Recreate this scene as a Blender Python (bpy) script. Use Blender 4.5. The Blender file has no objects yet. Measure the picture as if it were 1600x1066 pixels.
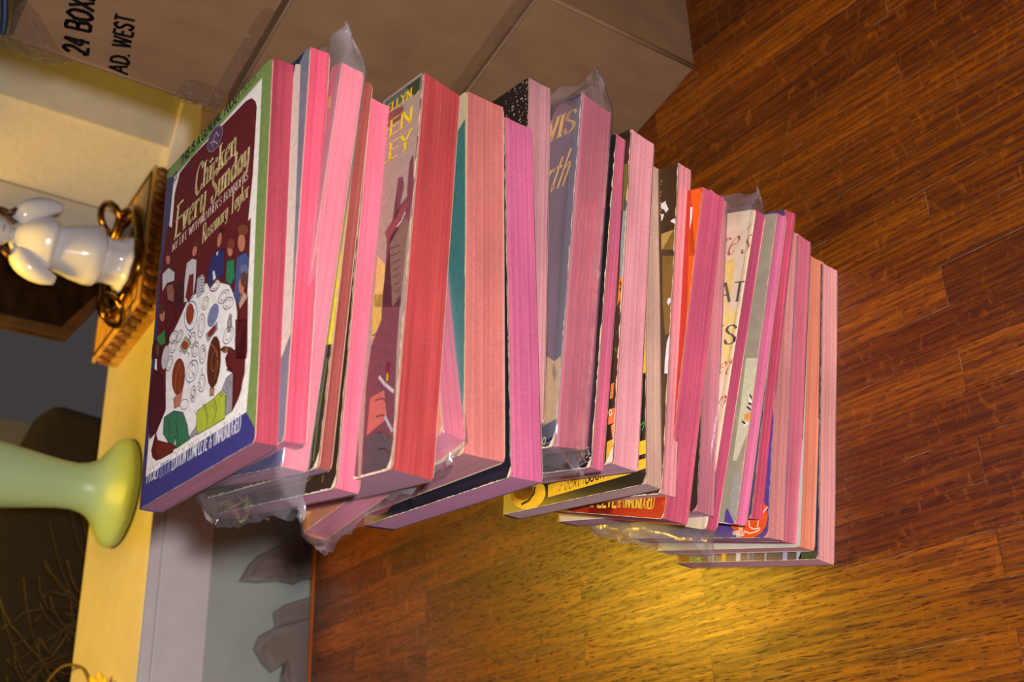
import bpy, bmesh, math, random
from mathutils import Vector, Matrix, noise
S = 0.01                      # everything below is written in centimetres
col = bpy.context.scene.collection
sc = bpy.context.scene

# ------------------------------------------------------------------ camera
F_PX = 1857.286
CAM = Vector((-8.4725, -39.6800, 50.3388))
ROWS = ((0.067287, -0.589501, -0.804960), (-0.957087, 0.189798, -0.219000), (0.281881, 0.785153, -0.551433))
cd = bpy.data.cameras.new('camera'); cam = bpy.data.objects.new('camera', cd); col.objects.link(cam)
cd.sensor_width = 36.0; cd.lens = 36.0 * F_PX / 1600.0; cd.clip_start = 0.02; cd.clip_end = 30
rx, ry, rz = [Vector(r) for r in ROWS]
m = Matrix((rx, -ry, -rz)).transposed().to_4x4(); m.translation = CAM * S
cam.matrix_world = m
cd.dof.use_dof = True; cd.dof.focus_distance = 0.56; cd.dof.aperture_fstop = 16
sc.camera = cam

# ------------------------------------------------------------------ colour, world, lights
sc.view_settings.view_transform = 'Standard'; sc.view_settings.look = 'None'
sc.view_settings.exposure = 0.0; sc.view_settings.gamma = 1.0; sc.view_settings.use_curve_mapping = False
wd = bpy.data.worlds.new('room_glow'); sc.world = wd; wd.use_nodes = True
bg = wd.node_tree.nodes['Background']; bg.inputs[0].default_value = (1.0, 0.85, 0.85, 1); bg.inputs[1].default_value = 0.05

def light(name, kind, loc, energy, color, size=None, target=None):
    l = bpy.data.lights.new(name, kind); o = bpy.data.objects.new(name, l); col.objects.link(o)
    o.location = Vector(loc) * S; l.energy = energy; l.color = color
    if kind == 'AREA': l.shape = 'DISK'; l.size = size * S
    if kind == 'POINT': l.shadow_soft_size = size * S
    if target is not None: o.rotation_euler = (Vector(target) - Vector(loc)).to_track_quat('-Z', 'Y').to_euler()
    return o
# the camera's own flash, a few centimetres right of the lens
light('camera_flash', 'AREA', CAM + Vector((3.0, -0.8, -1.4)), 5.7, (1.0, 0.93, 0.94), 2.2, CAM + rz * 60)
# the bulb of the lamp whose frosted glass foot stands on the ledge
lb = light('lamp_bulb', 'SPOT', (5.5, 70.5, 59), 13.5, (1.0, 0.59, 0.035), None, (5.5, 70.6, 0))
lb.data.shadow_soft_size = .09; lb.data.spot_size = math.radians(122); lb.data.spot_blend = .25      # the open underside of its shade

# ------------------------------------------------------------------ materials
def lin(c):
    return tuple(((x/255)/12.92 if x/255 <= .04045 else ((x/255+.055)/1.055)**2.4) for x in c)
_m = {}
def mat(name, c, rough=.6, metal=0, spec=.5, **kw):
    if name in _m: return _m[name]
    M = bpy.data.materials.new(name); M.use_nodes = True; nt = M.node_tree; p = nt.nodes['Principled BSDF']
    L = lin(c); p.inputs['Base Color'].default_value = (*L, 1); p.inputs['Roughness'].default_value = rough
    p.inputs['Metallic'].default_value = metal; p.inputs['Specular IOR Level'].default_value = spec
    if kw.get('coat'): p.inputs['Coat Weight'].default_value = kw['coat']; p.inputs['Coat Roughness'].default_value = .08
    if kw.get('sss'): 
        p.inputs['Subsurface Weight'].default_value = kw['sss']; p.inputs['Subsurface Radius'].default_value = (1, .8, .4); p.inputs['Subsurface Scale'].default_value = .01
    if kw.get('noise'):
        a, sc_, st = kw['noise']        # amount, scale, stretch vector
        tc = nt.nodes.new('ShaderNodeTexCoord'); mp = nt.nodes.new('ShaderNodeMapping'); nz = nt.nodes.new('ShaderNodeTexNoise')
        mp.inputs['Scale'].default_value = st; nz.inputs['Scale'].default_value = sc_; nz.inputs['Detail'].default_value = 4
        nt.links.new(tc.outputs['Object'], mp.inputs[0]); nt.links.new(mp.outputs[0], nz.inputs[0])
        mx = nt.nodes.new('ShaderNodeMixRGB'); mx.inputs[1].default_value = (*[x*(1-a) for x in L], 1); mx.inputs[2].default_value = (*[min(1, x*(1+a)) for x in L], 1)
        rr = nt.nodes.new('ShaderNodeMapRange'); rr.inputs[1].default_value = .3; rr.inputs[2].default_value = .7
        nt.links.new(nz.outputs[0], rr.inputs[0]); nt.links.new(rr.outputs[0], mx.inputs[0]); nt.links.new(mx.outputs[0], p.inputs['Base Color'])
        if kw.get('bump'):
            b = nt.nodes.new('ShaderNodeBump'); b.inputs['Strength'].default_value = kw['bump']; b.inputs['Distance'].default_value = .001
            nt.links.new(nz.outputs[0], b.inputs['Height']); nt.links.new(b.outputs[0], p.inputs['Normal'])
    _m[name] = M; return M

def page_mat(name, a, b, line, k):
    """edge-stained page block: thousands of sheets seen as fine streaks along the book"""
    M = bpy.data.materials.new(name); M.use_nodes = True; nt = M.node_tree; N = nt.nodes.new; K = nt.links.new; p = nt.nodes['Principled BSDF']
    p.inputs['Roughness'].default_value = .75; p.inputs['Specular IOR Level'].default_value = .25
    tc = N('ShaderNodeTexCoord')
    def nz(sx, sy, sz, sc_, det, off):
        mp = N('ShaderNodeMapping'); mp.inputs['Scale'].default_value = (sx, sy, sz); mp.inputs['Location'].default_value = (off, off*.7, off*1.3)
        t = N('ShaderNodeTexNoise'); t.inputs['Scale'].default_value = sc_; t.inputs['Detail'].default_value = det
        K(tc.outputs['Object'], mp.inputs[0]); K(mp.outputs[0], t.inputs[0]); return t
    t1 = nz(.03, .02, 1, 420, 4, k); t2 = nz(.012, .008, 1, 2600, 2, k+3); t3 = nz(.25, .25, .6, 60, 3, k+7); t4 = nz(1, 1, 1, 900, 2, k)
    def rng(t, lo, hi):
        r = N('ShaderNodeMapRange'); r.inputs[1].default_value = lo; r.inputs[2].default_value = hi; K(t.outputs[0], r.inputs[0]); return r
    def mix(f, c1, c2, kind='MIX'):
        x = N('ShaderNodeMixRGB'); x.blend_type = kind
        if isinstance(f, float): x.inputs[0].default_value = f
        else: K(f.outputs[0], x.inputs[0])
        for i, c in ((1, c1), (2, c2)):
            if isinstance(c, tuple): x.inputs[i].default_value = (*c, 1)
            else: K(c.outputs[0], x.inputs[i])
        return x
    A, B_, Lc = lin(a), lin(b), lin(line)
    c = mix(rng(t1, .3, .7), A, B_)
    c = mix(rng(t2, .68, .85), c, Lc)
    c2 = mix(rng(t3, .3, .7), (.80, .78, .78), (1.12, 1.1, 1.1)); c = mix(1.0, c, c2, 'MULTIPLY')
    c3 = mix(rng(t4, .3, .7), (.9, .9, .9), (1.08, 1.08, 1.08)); c = mix(1.0, c, c3, 'MULTIPLY')
    K(c.outputs[0], p.inputs['Base Color'])
    bp = N('ShaderNodeBump'); bp.inputs['Strength'].default_value = .2; bp.inputs['Distance'].default_value = .0002
    p.inputs['Sheen Weight'].default_value = .12; p.inputs['Sheen Tint'].default_value = (.8, .7, 1, 1); p.inputs['Sheen Roughness'].default_value = .4
    K(t2.outputs[0], bp.inputs['Height']); K(bp.outputs[0], p.inputs['Normal'])
    return M

def ink_mat():
    M = bpy.data.materials.new('printed_ink'); M.use_nodes = True; nt = M.node_tree; p = nt.nodes['Principled BSDF']
    p.inputs['Roughness'].default_value = .5; p.inputs['Specular IOR Level'].default_value = .25
    a = nt.nodes.new('ShaderNodeVertexColor'); a.layer_name = 'ink'
    tc = nt.nodes.new('ShaderNodeTexCoord'); nz = nt.nodes.new('ShaderNodeTexNoise'); nz.inputs['Scale'].default_value = 420; nz.inputs['Detail'].default_value = 5
    nt.links.new(tc.outputs['Object'], nz.inputs[0])
    mp = nt.nodes.new('ShaderNodeMapRange'); mp.inputs[1].default_value = .3; mp.inputs[2].default_value = .7; mp.inputs[3].default_value = .88; mp.inputs[4].default_value = 1.1
    nt.links.new(nz.outputs[0], mp.inputs[0])
    mx = nt.nodes.new('ShaderNodeMixRGB'); mx.blend_type = 'MULTIPLY'; mx.inputs[0].default_value = 1
    nt.links.new(a.outputs[0], mx.inputs[1]); nt.links.new(mp.outputs[0], mx.inputs[2]); nt.links.new(mx.outputs[0], p.inputs['Base Color'])
    return M
INK = ink_mat()

def plastic_mat(name, haze, tint=(205, 200, 205), rough=.12, gloss=.05):
    """thin clear polythene: mostly see-through, glossy, slightly milky"""
    M = bpy.data.materials.new(name); M.use_nodes = True; nt = M.node_tree; N = nt.nodes.new; K = nt.links.new
    nt.nodes.remove(nt.nodes['Principled BSDF']); out = nt.nodes['Material Output']
    tr = N('ShaderNodeBsdfTransparent'); tr.inputs[0].default_value = (.97, .96, .97, 1)
    df = N('ShaderNodeBsdfDiffuse'); df.inputs[0].default_value = (*lin(tint), 1)
    gl = N('ShaderNodeBsdfGlossy'); gl.inputs['Roughness'].default_value = rough; gl.inputs[0].default_value = (1, 1, 1, 1)
    tc = N('ShaderNodeTexCoord'); nz = N('ShaderNodeTexNoise'); nz.inputs['Scale'].default_value = 90; nz.inputs['Detail'].default_value = 4; nz.inputs['Distortion'].default_value = 1.2
    mp = N('ShaderNodeMapping'); mp.inputs['Scale'].default_value = (1, .35, 1)
    K(tc.outputs['Object'], mp.inputs[0]); K(mp.outputs[0], nz.inputs[0])
    bp = N('ShaderNodeBump'); bp.inputs['Strength'].default_value = .5; bp.inputs['Distance'].default_value = .0012; K(nz.outputs[0], bp.inputs['Height']); K(bp.outputs[0], gl.inputs['Normal'])
    m1 = N('ShaderNodeMixShader'); m1.inputs[0].default_value = haze; K(tr.outputs[0], m1.inputs[1]); K(df.outputs[0], m1.inputs[2])
    lw0 = N('ShaderNodeLayerWeight'); lw0.inputs['Blend'].default_value = .5
    lw = N('ShaderNodeMapRange'); lw.inputs[1].default_value = .35; lw.inputs[2].default_value = 1; lw.inputs[3].default_value = gloss; lw.inputs[4].default_value = .45; K(lw0.outputs['Facing'], lw.inputs[0])
    m2 = N('ShaderNodeMixShader'); K(lw.outputs[0], m2.inputs[0]); K(m1.outputs[0], m2.inputs[1]); K(gl.outputs[0], m2.inputs[2]); K(m2.outputs[0], out.inputs[0])
    return M
POLY = plastic_mat('clear_polythene', .08, (225,220,230), .14, .07)
POLYH = plastic_mat('milky_polythene', .36, (170, 158, 150), .2)
TAPE = plastic_mat('clear_packing_tape', .10, (150, 125, 95), .12, .14)

def floor_mat():
    M = bpy.data.materials.new('stained_oak_strip_floor'); M.use_nodes = True; nt = M.node_tree; N = nt.nodes.new; K = nt.links.new; p = nt.nodes['Principled BSDF']
    tc = N('ShaderNodeTexCoord')
    rot = N('ShaderNodeMapping'); rot.vector_type = 'POINT'; rot.inputs['Rotation'].default_value = (0, 0, math.radians(80)); 
    K(tc.outputs['Object'], rot.inputs[0])      # after this x runs along the strips, y across them
    off = N('ShaderNodeVectorMath'); off.operation = 'ADD'; off.inputs[1].default_value = (.11, -.01149, 0); K(rot.outputs[0], off.inputs[0])
    br = N('ShaderNodeTexBrick'); br.offset = .37; br.offset_frequency = 2; br.squash = 1
    br.inputs['Scale'].default_value = 1; br.inputs['Brick Width'].default_value = .30; br.inputs['Row Height'].default_value = .02300; br.inputs['Mortar Size'].default_value = .00022; br.inputs['Mortar Smooth'].default_value = .3; br.inputs['Bias'].default_value = 0
    br.inputs['Color1'].default_value = (0, 0, 0, 1); br.inputs['Color2'].default_value = (1, 1, 1, 1); br.inputs['Mortar'].default_value = (.5, .5, .5, 1)
    K(off.outputs[0], br.inputs[0])
    def mapped(sx, sy, sc_, det, dist=0, seed=0):
        mp = N('ShaderNodeMapping'); mp.inputs['Scale'].default_value = (sx, sy, 1); mp.inputs['Location'].default_value = (seed, seed, seed)
        # every strip gets its own piece of grain
        sh = N('ShaderNodeVectorMath'); sh.operation = 'MULTIPLY_ADD'; sh.inputs[1].default_value = (3, 3, 3); K(br.outputs[0], sh.inputs[0]); K(rot.outputs[0], sh.inputs[2])
        K(sh.outputs[0], mp.inputs[0]); t = N('ShaderNodeTexNoise'); t.inputs['Scale'].default_value = sc_; t.inputs['Detail'].default_value = det; t.inputs['Distortion'].default_value = dist
        K(mp.outputs[0], t.inputs[0]); return t
    def rng(t, lo, hi, a=0., b=1.):
        r = N('ShaderNodeMapRange'); r.inputs[1].default_value = lo; r.inputs[2].default_value = hi; r.inputs[3].default_value = a; r.inputs[4].default_value = b; K(t.outputs[0], r.inputs[0]); return r
    def mix(f, c1, c2, kind='MIX'):
        x = N('ShaderNodeMixRGB'); x.blend_type = kind
        if isinstance(f, float): x.inputs[0].default_value = f
        else: K(f.outputs[0], x.inputs[0])
        for i, c in ((1, c1), (2, c2)):
            if isinstance(c, tuple): x.inputs[i].default_value = (*c, 1)
            else: K(c.outputs[0], x.inputs[i])
        return x
    base = mix(rng(br, 0, 1), lin(FLOOR_A), lin(FLOOR_B))
    g0 = mapped(.10, 1, 130, 3, .8, 9); base = mix(rng(g0, .3, .7), base, mix(1.0, base, (.62, .56, .5), 'MULTIPLY'))
    g1 = mapped(.045, 1, 520, 5, .4); c = mix(rng(g1, .38, .62), mix(1.0, base, (1.25, 1.25, 1.2), 'MULTIPLY'), mix(1.0, base, (.52, .42, .36), 'MULTIPLY'))
    g2 = mapped(.10, 1, 1300, 2, .2, 2); c = mix(rng(g2, .58, .70, 0, .9), c, lin((44, 16, 6)))      # open pores as dark dashes
    g3 = mapped(.8, .35, 120, 3, 2.5, 5); c = mix(rng(g3, .58, .72, 0, .25), c, lin((176, 98, 22)))   # ray flecks
    fac = N('ShaderNodeMath'); fac.operation = 'MULTIPLY'; fac.inputs[1].default_value = .75; K(br.outputs['Fac'], fac.inputs[0])
    sn = N('ShaderNodeTexNoise'); sn.inputs['Scale'].default_value = 45; K(rot.outputs[0], sn.inputs[0])
    seam = mix(rng(sn, .50, .66), lin((34, 14, 6)), lin((140, 112, 84)))
    c = mix(fac, c, seam)
    K(c.outputs[0], p.inputs['Base Color'])
    K(rng(g1, .3, .7, .30, .46).outputs[0], p.inputs['Roughness']); p.inputs['Specular IOR Level'].default_value = .5; p.inputs['Coat Weight'].default_value = .16; p.inputs['Coat Roughness'].default_value = .2
    bp = N('ShaderNodeBump'); bp.inputs['Strength'].default_value = .5; bp.inputs['Distance'].default_value = .0006; bp.invert = True
    ad = N('ShaderNodeMath'); ad.operation = 'ADD'; K(rng(g2, .6, .75).outputs[0], ad.inputs[0]); K(br.outputs['Fac'], ad.inputs[1]); K(ad.outputs[0], bp.inputs['Height']); K(bp.outputs[0], p.inputs['Normal'])
    return M
FLOOR_A, FLOOR_B = (95, 43, 1), (140, 75, 2)

CARD = (122, 92, 64)

# ------------------------------------------------------------------ mesh helpers
def tag(o, label=None, cat=None, group=None, kind=None):
    if label: o['label'] = label
    if cat: o['category'] = cat
    if group: o['group'] = group
    if kind: o['kind'] = kind
    return o
def mesh(name, V, F, mats, parent=None, fm=None, smooth=False, loc=None, recalc=True):
    me = bpy.data.meshes.new(name); me.from_pydata([Vector(v)*S for v in V], [], F); me.update()
    for M in (mats if isinstance(mats, (list, tuple)) else [mats]): me.materials.append(M)
    if fm: me.polygons.foreach_set('material_index', fm)
    if recalc:
        b = bmesh.new(); b.from_mesh(me); bmesh.ops.recalc_face_normals(b, faces=b.faces); b.to_mesh(me); b.free()
    if smooth: me.polygons.foreach_set('use_smooth', [True]*len(me.polygons))
    o = bpy.data.objects.new(name, me); col.objects.link(o)
    if parent: o.parent = parent
    if loc: o.location = Vector(loc)*S
    return o
def empty(name, mw=None):
    o = bpy.data.objects.new(name, None); o.empty_display_size = .02; col.objects.link(o)
    if mw is not None: o.matrix_world = mw
    return o
class MB:
    def __init__(s): s.V = []; s.F = []; s.M = []
    def add(s, V, F, m=0):
        n = len(s.V); s.V += [tuple(v) for v in V]; s.F += [tuple(i+n for i in f) for f in F]; s.M += [m]*len(F)
    def prism(s, pts, z0, z1, m=0):      # pts: xy outline
        n = len(pts); V = [(p[0], p[1], z0) for p in pts]+[(p[0], p[1], z1) for p in pts]
        s.add(V, [tuple(range(n))[::-1], tuple(range(n, 2*n))]+[(i, (i+1) % n, n+(i+1) % n, n+i) for i in range(n)], m)
    def hexa(s, P, m=0): s.add(P, [(3, 2, 1, 0), (4, 5, 6, 7), (0, 1, 5, 4), (1, 2, 6, 5), (2, 3, 7, 6), (3, 0, 4, 7)], m)
    def lathe(s, prof, n=28, c=(0, 0), m=0, ex=1, ey=1, fn=None):
        V = []; F = []
        for z, r in prof:
            for i in range(n):
                a = 2*math.pi*i/n; rr = r*(fn(a, z) if fn else 1); V.append((c[0]+rr*math.cos(a)*ex, c[1]+rr*math.sin(a)*ey, z))
        for j in range(len(prof)-1):
            for i in range(n): F.append((j*n+i, j*n+(i+1) % n, (j+1)*n+(i+1) % n, (j+1)*n+i))
        F.append(tuple(range(n))[::-1]); F.append(tuple(range((len(prof)-1)*n, len(prof)*n))); s.add(V, F, m)
    def ball(s, c, r, R=None, n=14, m=0):
        r = (r, r, r) if not isinstance(r, (tuple, list)) else r; V = []; F = []; k = n//2
        for j in range(1, k):
            t = math.pi*j/k
            for i in range(n):
                a = 2*math.pi*i/n; v = Vector((r[0]*math.sin(t)*math.cos(a), r[1]*math.sin(t)*math.sin(a), r[2]*math.cos(t)))
                V.append(v)
        V += [Vector((0, 0, r[2])), Vector((0, 0, -r[2]))]
        if R: V = [R @ v for v in V]
        V = [tuple(v+Vector(c)) for v in V]
        for j in range(k-2):
            for i in range(n): F.append((j*n+i, (j+1)*n+i, (j+1)*n+(i+1) % n, j*n+(i+1) % n))
        N_ = (k-1)*n
        for i in range(n): F.append((N_, i, (i+1) % n)); F.append((N_+1, (k-2)*n+(i+1) % n, (k-2)*n+i))
        s.add(V, F, m)
    def tube(s, pts, r, n=8, m=0, closed=False, flat=1):
        pts = [Vector(p) for p in pts]; V = []; F = []; N_ = len(pts)
        for i, p in enumerate(pts):
            a = pts[(i-1) % N_] if (closed or i > 0) else p; b = pts[(i+1) % N_] if (closed or i < N_-1) else p
            t = (b-a).normalized(); u = t.cross(Vector((0, 0, 1)))
            if u.length < 1e-3: u = t.cross(Vector((1, 0, 0)))
            u.normalize(); w_ = u.cross(t); rr = r[i] if isinstance(r, (list, tuple)) else r
            for k in range(n): q = 2*math.pi*k/n; V.append(p+u*rr*math.cos(q)+w_*rr*flat*math.sin(q))
        for i in range(N_ if closed else N_-1):
            j = (i+1) % N_
            for k in range(n): F.append((i*n+k, i*n+(k+1) % n, j*n+(k+1) % n, j*n+k))
        if not closed: F += [tuple(range(n))[::-1], tuple(range((N_-1)*n, N_*n))]
        s.add(V, F, m)
    def build(s, name, mats, parent=None, smooth=False, recalc=True): return mesh(name, s.V, s.F, mats, parent, s.M, smooth, recalc=recalc)
def bevel(o, w, seg=2):
    md = o.modifiers.new('bevel', 'BEVEL'); md.width = w*S; md.segments = seg; md.limit_method = 'ANGLE'; md.angle_limit = .6; return o
def catmull(P, n=6):
    P = [Vector(p) for p in P]; out = []
    for i in range(len(P)-1):
        a = P[max(i-1, 0)]; b = P[i]; c = P[i+1]; d = P[min(i+2, len(P)-1)]
        for k in range(n):
            t = k/n; out.append(.5*((2*b)+(c-a)*t+(2*a-5*b+4*c-d)*t*t+(3*b-a-3*c+d)*t**3))
    out.append(P[-1]); return out

# ------------------------------------------------------------------ lettering: pen strokes, smooth where marked ~
GL = {
'A': (.78, ['0,0 .37,1 .41,1 .78,0', '.14,.36 .64,.36']), 'B': (.68, ['.08,0 .08,1', '~.08,1 .45,1 .6,.86 .52,.6 .1,.54', '~.1,.54 .55,.5 .68,.28 .52,.02 .08,0']),
'C': (.74, ['~.7,.8 .55,.97 .3,.97 .08,.72 .06,.3 .28,.03 .55,.03 .72,.2']), 'D': (.76, ['.08,0 .08,1', '~.08,1 .45,.97 .72,.72 .72,.28 .45,.03 .08,0']),
'E': (.6, ['.08,0 .08,1', '.08,1 .58,1', '.08,.54 .48,.54', '.08,0 .6,0']), 'F': (.58, ['.08,0 .08,1', '.08,1 .58,1', '.08,.54 .48,.54']),
'G': (.78, ['~.7,.82 .52,.98 .28,.96 .07,.7 .07,.3 .28,.03 .55,.03 .72,.18', '.72,.15 .72,.44', '.48,.44 .76,.44']), 'H': (.74, ['.08,0 .08,1', '.66,0 .66,1', '.08,.54 .66,.54']),
'I': (.22, ['.11,0 .11,1']), 'K': (.7, ['.08,0 .08,1', '.62,1 .1,.44', '.24,.58 .68,0']), 'L': (.58, ['.08,1 .08,0', '.08,0 .58,0']),
'M': (.9, ['.08,0 .1,1', '.1,1 .45,.15', '.45,.15 .8,1', '.8,1 .82,0']), 'N': (.76, ['.08,0 .08,1', '.08,1 .68,0', '.68,0 .68,1']),
'O': (.8, ['~.4,1 .14,.84 .06,.5 .14,.16 .4,0 .66,.16 .74,.5 .66,.84 .4,1']), 'P': (.64, ['.08,0 .08,1', '~.08,1 .45,.99 .62,.77 .48,.52 .1,.48']),
'R': (.7, ['.08,0 .08,1', '~.08,1 .45,.99 .6,.78 .48,.56 .1,.52', '.32,.52 .7,0']), 'S': (.6, ['~.54,.84 .38,.99 .16,.95 .07,.75 .22,.57 .42,.45 .55,.25 .42,.03 .18,.02 .05,.2']),
'T': (.64, ['.02,1 .62,1', '.32,1 .32,0']), 'U': (.74, ['~.08,1 .08,.4 .16,.08 .37,0 .58,.08 .66,.4 .66,1']), 'V': (.74, ['.02,1 .37,0', '.37,0 .72,1']),
'W': (1.02, ['.02,1 .26,0', '.26,0 .5,.95', '.5,.95 .76,0', '.76,0 1,1']), 'X': (.7, ['.04,1 .66,0', '.66,1 .04,0']), 'Y': (.7, ['.02,1 .35,.5', '.68,1 .35,.5', '.35,.5 .35,0']),
'a': (.52, ['~.42,.52 .25,.6 .08,.45 .06,.2 .2,.01 .36,.1 .44,.3', '.45,.58 .43,.12', '~.43,.12 .46,0 .54,.06']), 'c': (.48, ['~.44,.5 .28,.6 .1,.5 .05,.28 .14,.04 .3,0 .46,.12']),
'd': (.54, ['~.42,.5 .25,.6 .08,.45 .06,.2 .2,.01 .36,.1 .44,.3', '.3,1 .46,.86', '.46,.86 .46,.0']), 'e': (.48, ['~.06,.3 .4,.4 .4,.54 .24,.6 .08,.45 .05,.24 .14,.04 .3,0 .46,.12']),
'h': (.56, ['.1,0 .1,1', '~.1,.4 .28,.6 .44,.5 .46,.3 .46,0']), 'i': (.24, ['.12,0 .12,.58', '.1,.8 .14,.76']), 'k': (.54, ['.1,0 .1,1', '.44,.6 .12,.28', '.24,.36 .5,0']),
'l': (.24, ['.1,1 .1,.1', '~.1,.1 .14,0 .22,.04']), 'm': (.84, ['.1,0 .1,.6', '~.1,.4 .26,.6 .4,.5 .42,0', '~.42,.4 .58,.6 .72,.5 .74,0']), 'n': (.56, ['.1,0 .1,.6', '~.1,.4 .28,.6 .44,.5 .46,.3 .46,0']),
'o': (.52, ['~.26,.6 .09,.48 .05,.3 .09,.1 .26,0 .43,.1 .47,.3 .43,.48 .26,.6']), 'p': (.54, ['.1,-.32 .1,.6', '~.1,.45 .28,.6 .44,.5 .48,.28 .38,.04 .22,0 .1,.1']), 'r': (.42, ['.1,0 .1,.6', '~.1,.38 .22,.56 .4,.56']),
's': (.42, ['~.38,.5 .24,.6 .1,.54 .1,.4 .24,.3 .36,.18 .3,.03 .14,.0 .04,.1']), 't': (.38, ['.16,.86 .16,.12', '~.16,.12 .22,0 .34,.06', '.02,.6 .34,.6']),
'u': (.56, ['~.1,.6 .1,.15 .2,.0 .36,.06 .45,.24', '.45,.6 .45,0']), 'v': (.5, ['.05,.6 .25,0', '.25,0 .45,.6']), 'w': (.72, ['.05,.6 .2,0', '.2,0 .36,.55', '.36,.55 .52,0', '.52,0 .68,.6']), 'y': (.54, ['~.1,.6 .1,.2 .2,.05 .36,.1 .44,.3', '~.45,.6 .44,.05 .34,-.25 .16,-.3 .08,-.22']),
'2': (.56, ['~.06,.78 .16,.96 .36,.97 .48,.78 .4,.5 .06,.02', '.06,0 .54,0']), '4': (.6, ['.38,0 .38,1', '.38,1 .04,.3', '.04,.3 .56,.3']), '5': (.56, ['.48,1 .14,1', '.14,1 .1,.58', '~.1,.58 .32,.64 .5,.45 .48,.16 .28,0 .06,.08']),
"'": (.2, ['.12,1 .08,.8']), '.': (.24, ['.1,.0 .13,.05']), '&': (.8, ['~.74,0 .2,.72 .22,.95 .4,.97 .46,.78 .12,.4 .06,.15 .22,0 .48,.08 .7,.42']), ' ': (.34, []),
}
def strokes_of(ch):
    w_, st = GL[ch]; out = []
    for s in st:
        sm = s[0] == '~'; pts = [tuple(map(float, q.split(','))) for q in s.lstrip('~').split()]
        out.append([(p[0], p[1]) for p in (catmull([(a, b, 0) for a, b in pts], 5) if sm else pts)])
    return w_, out
def ribbon(pts, wf):
    """quads of a pen stroke; wf(direction angle) gives the pen's width"""
    Q = []
    for a, b in zip(pts, pts[1:]):
        dx, dy = b[0]-a[0], b[1]-a[1]; L = math.hypot(dx, dy)
        if L < 1e-6: continue
        h = wf(math.atan2(dy, dx))/2; nx, ny = -dy/L*h, dx/L*h; ex, ey = dx/L*h*.35, dy/L*h*.35
        Q.append([(a[0]+nx-ex, a[1]+ny-ey), (a[0]-nx-ex, a[1]-ny-ey), (b[0]-nx+ex, b[1]-ny+ey), (b[0]+nx+ex, b[1]+ny+ey)])
    return Q
def lettering(s, p0, p1, h, style, w_):
    dx, dy = p1[0]-p0[0], p1[1]-p0[1]; D = math.hypot(dx, dy); ca, sa = dx/D, dy/D
    gap = .12; tot = sum(GL[c][0]+gap for c in s)-gap; kx = D/(tot*h); w_ = min(w_, .24*kx*h); slant = {'script': .45, 'fancy': .05, 'sans': 0, 'serif': 0, 'bodoni': .18, 'marker': .1}[style]
    def wf(th):
        if style in ('sans', 'marker'): return w_
        if style == 'bodoni': return max(w_*.16, w_*abs(math.sin(th-.0))**1.5)
        if style == 'fancy': return max(w_*.22, w_*abs(math.sin(th-.45)))
        if style == 'script': return max(w_*.25, w_*abs(math.sin(th-.6)))
        return max(w_*.3, w_*abs(math.sin(th-.12)))
    Q = []; cx = 0
    for c in s:
        aw_, st = strokes_of(c)
        up = 1.22 if (style == 'fancy' and c.isupper()) else 1
        for k, pl in enumerate(st):
            P2 = []
            for x, y in pl:
                X = (cx+x)*h*kx+y*h*slant; Y = y*h*up-(up-1)*.25*h; P2.append((X, Y))
            if style == 'marker': P2 = [(x+random.uniform(-.04, .04)*h, y+random.uniform(-.03, .03)*h) for x, y in P2]
            Q += ribbon(P2, wf)
            if style in ('serif', 'bodoni', 'fancy') and len(pl) == 2 and c.isalpha() and w_ > .09 and abs(pl[0][0]-pl[1][0]) < .4 :
                for q in (P2[0], P2[-1]): Q += ribbon([(q[0]-w_*.75, q[1]), (q[0]+w_*.75, q[1])], lambda t: w_*.28)
        cx += aw_+gap
    return [[(p0[0]+x*ca-y*sa, p0[1]+x*sa+y*ca) for x, y in q] for q in Q]
def clip(poly, conv):
    out = poly
    for i in range(len(conv)):
        a = conv[i]; b = conv[(i+1) % len(conv)]; inp = out; out = []
        f = lambda p: (b[0]-a[0])*(p[1]-a[1])-(b[1]-a[1])*(p[0]-a[0])
        for j in range(len(inp)):
            p, q = inp[j-1], inp[j]; fp, fq = f(p), f(q)
            if (fp >= 0) != (fq >= 0): t = fp/(fp-fq); out.append((p[0]+(q[0]-p[0])*t, p[1]+(q[1]-p[1])*t))
            if fq >= 0: out.append(q)
        if len(out) < 3: return []
    return out
def prints(name, items, z, conv, parent):
    """flat printed shapes laid on a surface: items of (layer, colour, polygon)"""
    V = []; F = []; C = []
    for k, (lay, c, P) in enumerate(items):
        P = clip(P, conv) if conv else P
        if len(P) < 3: continue
        n = len(V); V += [(x, y, z+.004+lay*.004) for x, y in P]; F.append(tuple(range(n, n+len(P)))); C.append(lin(c))
    if not F: return None
    o = mesh(name, V, F, INK, parent, recalc=False)
    me = o.data; ca = me.color_attributes.new('ink', 'FLOAT_COLOR', 'CORNER')
    for p, c in zip(me.polygons, C):
        for li in p.loop_indices: ca.data[li].color = (*c, 1)
    b = bmesh.new(); b.from_mesh(me)
    bmesh.ops.triangulate(b, faces=b.faces, ngon_method='EAR_CLIP')
    for f in b.faces:
        if f.normal.z < 0: f.normal_flip()
    b.to_mesh(me); b.free()
    return o

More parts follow.
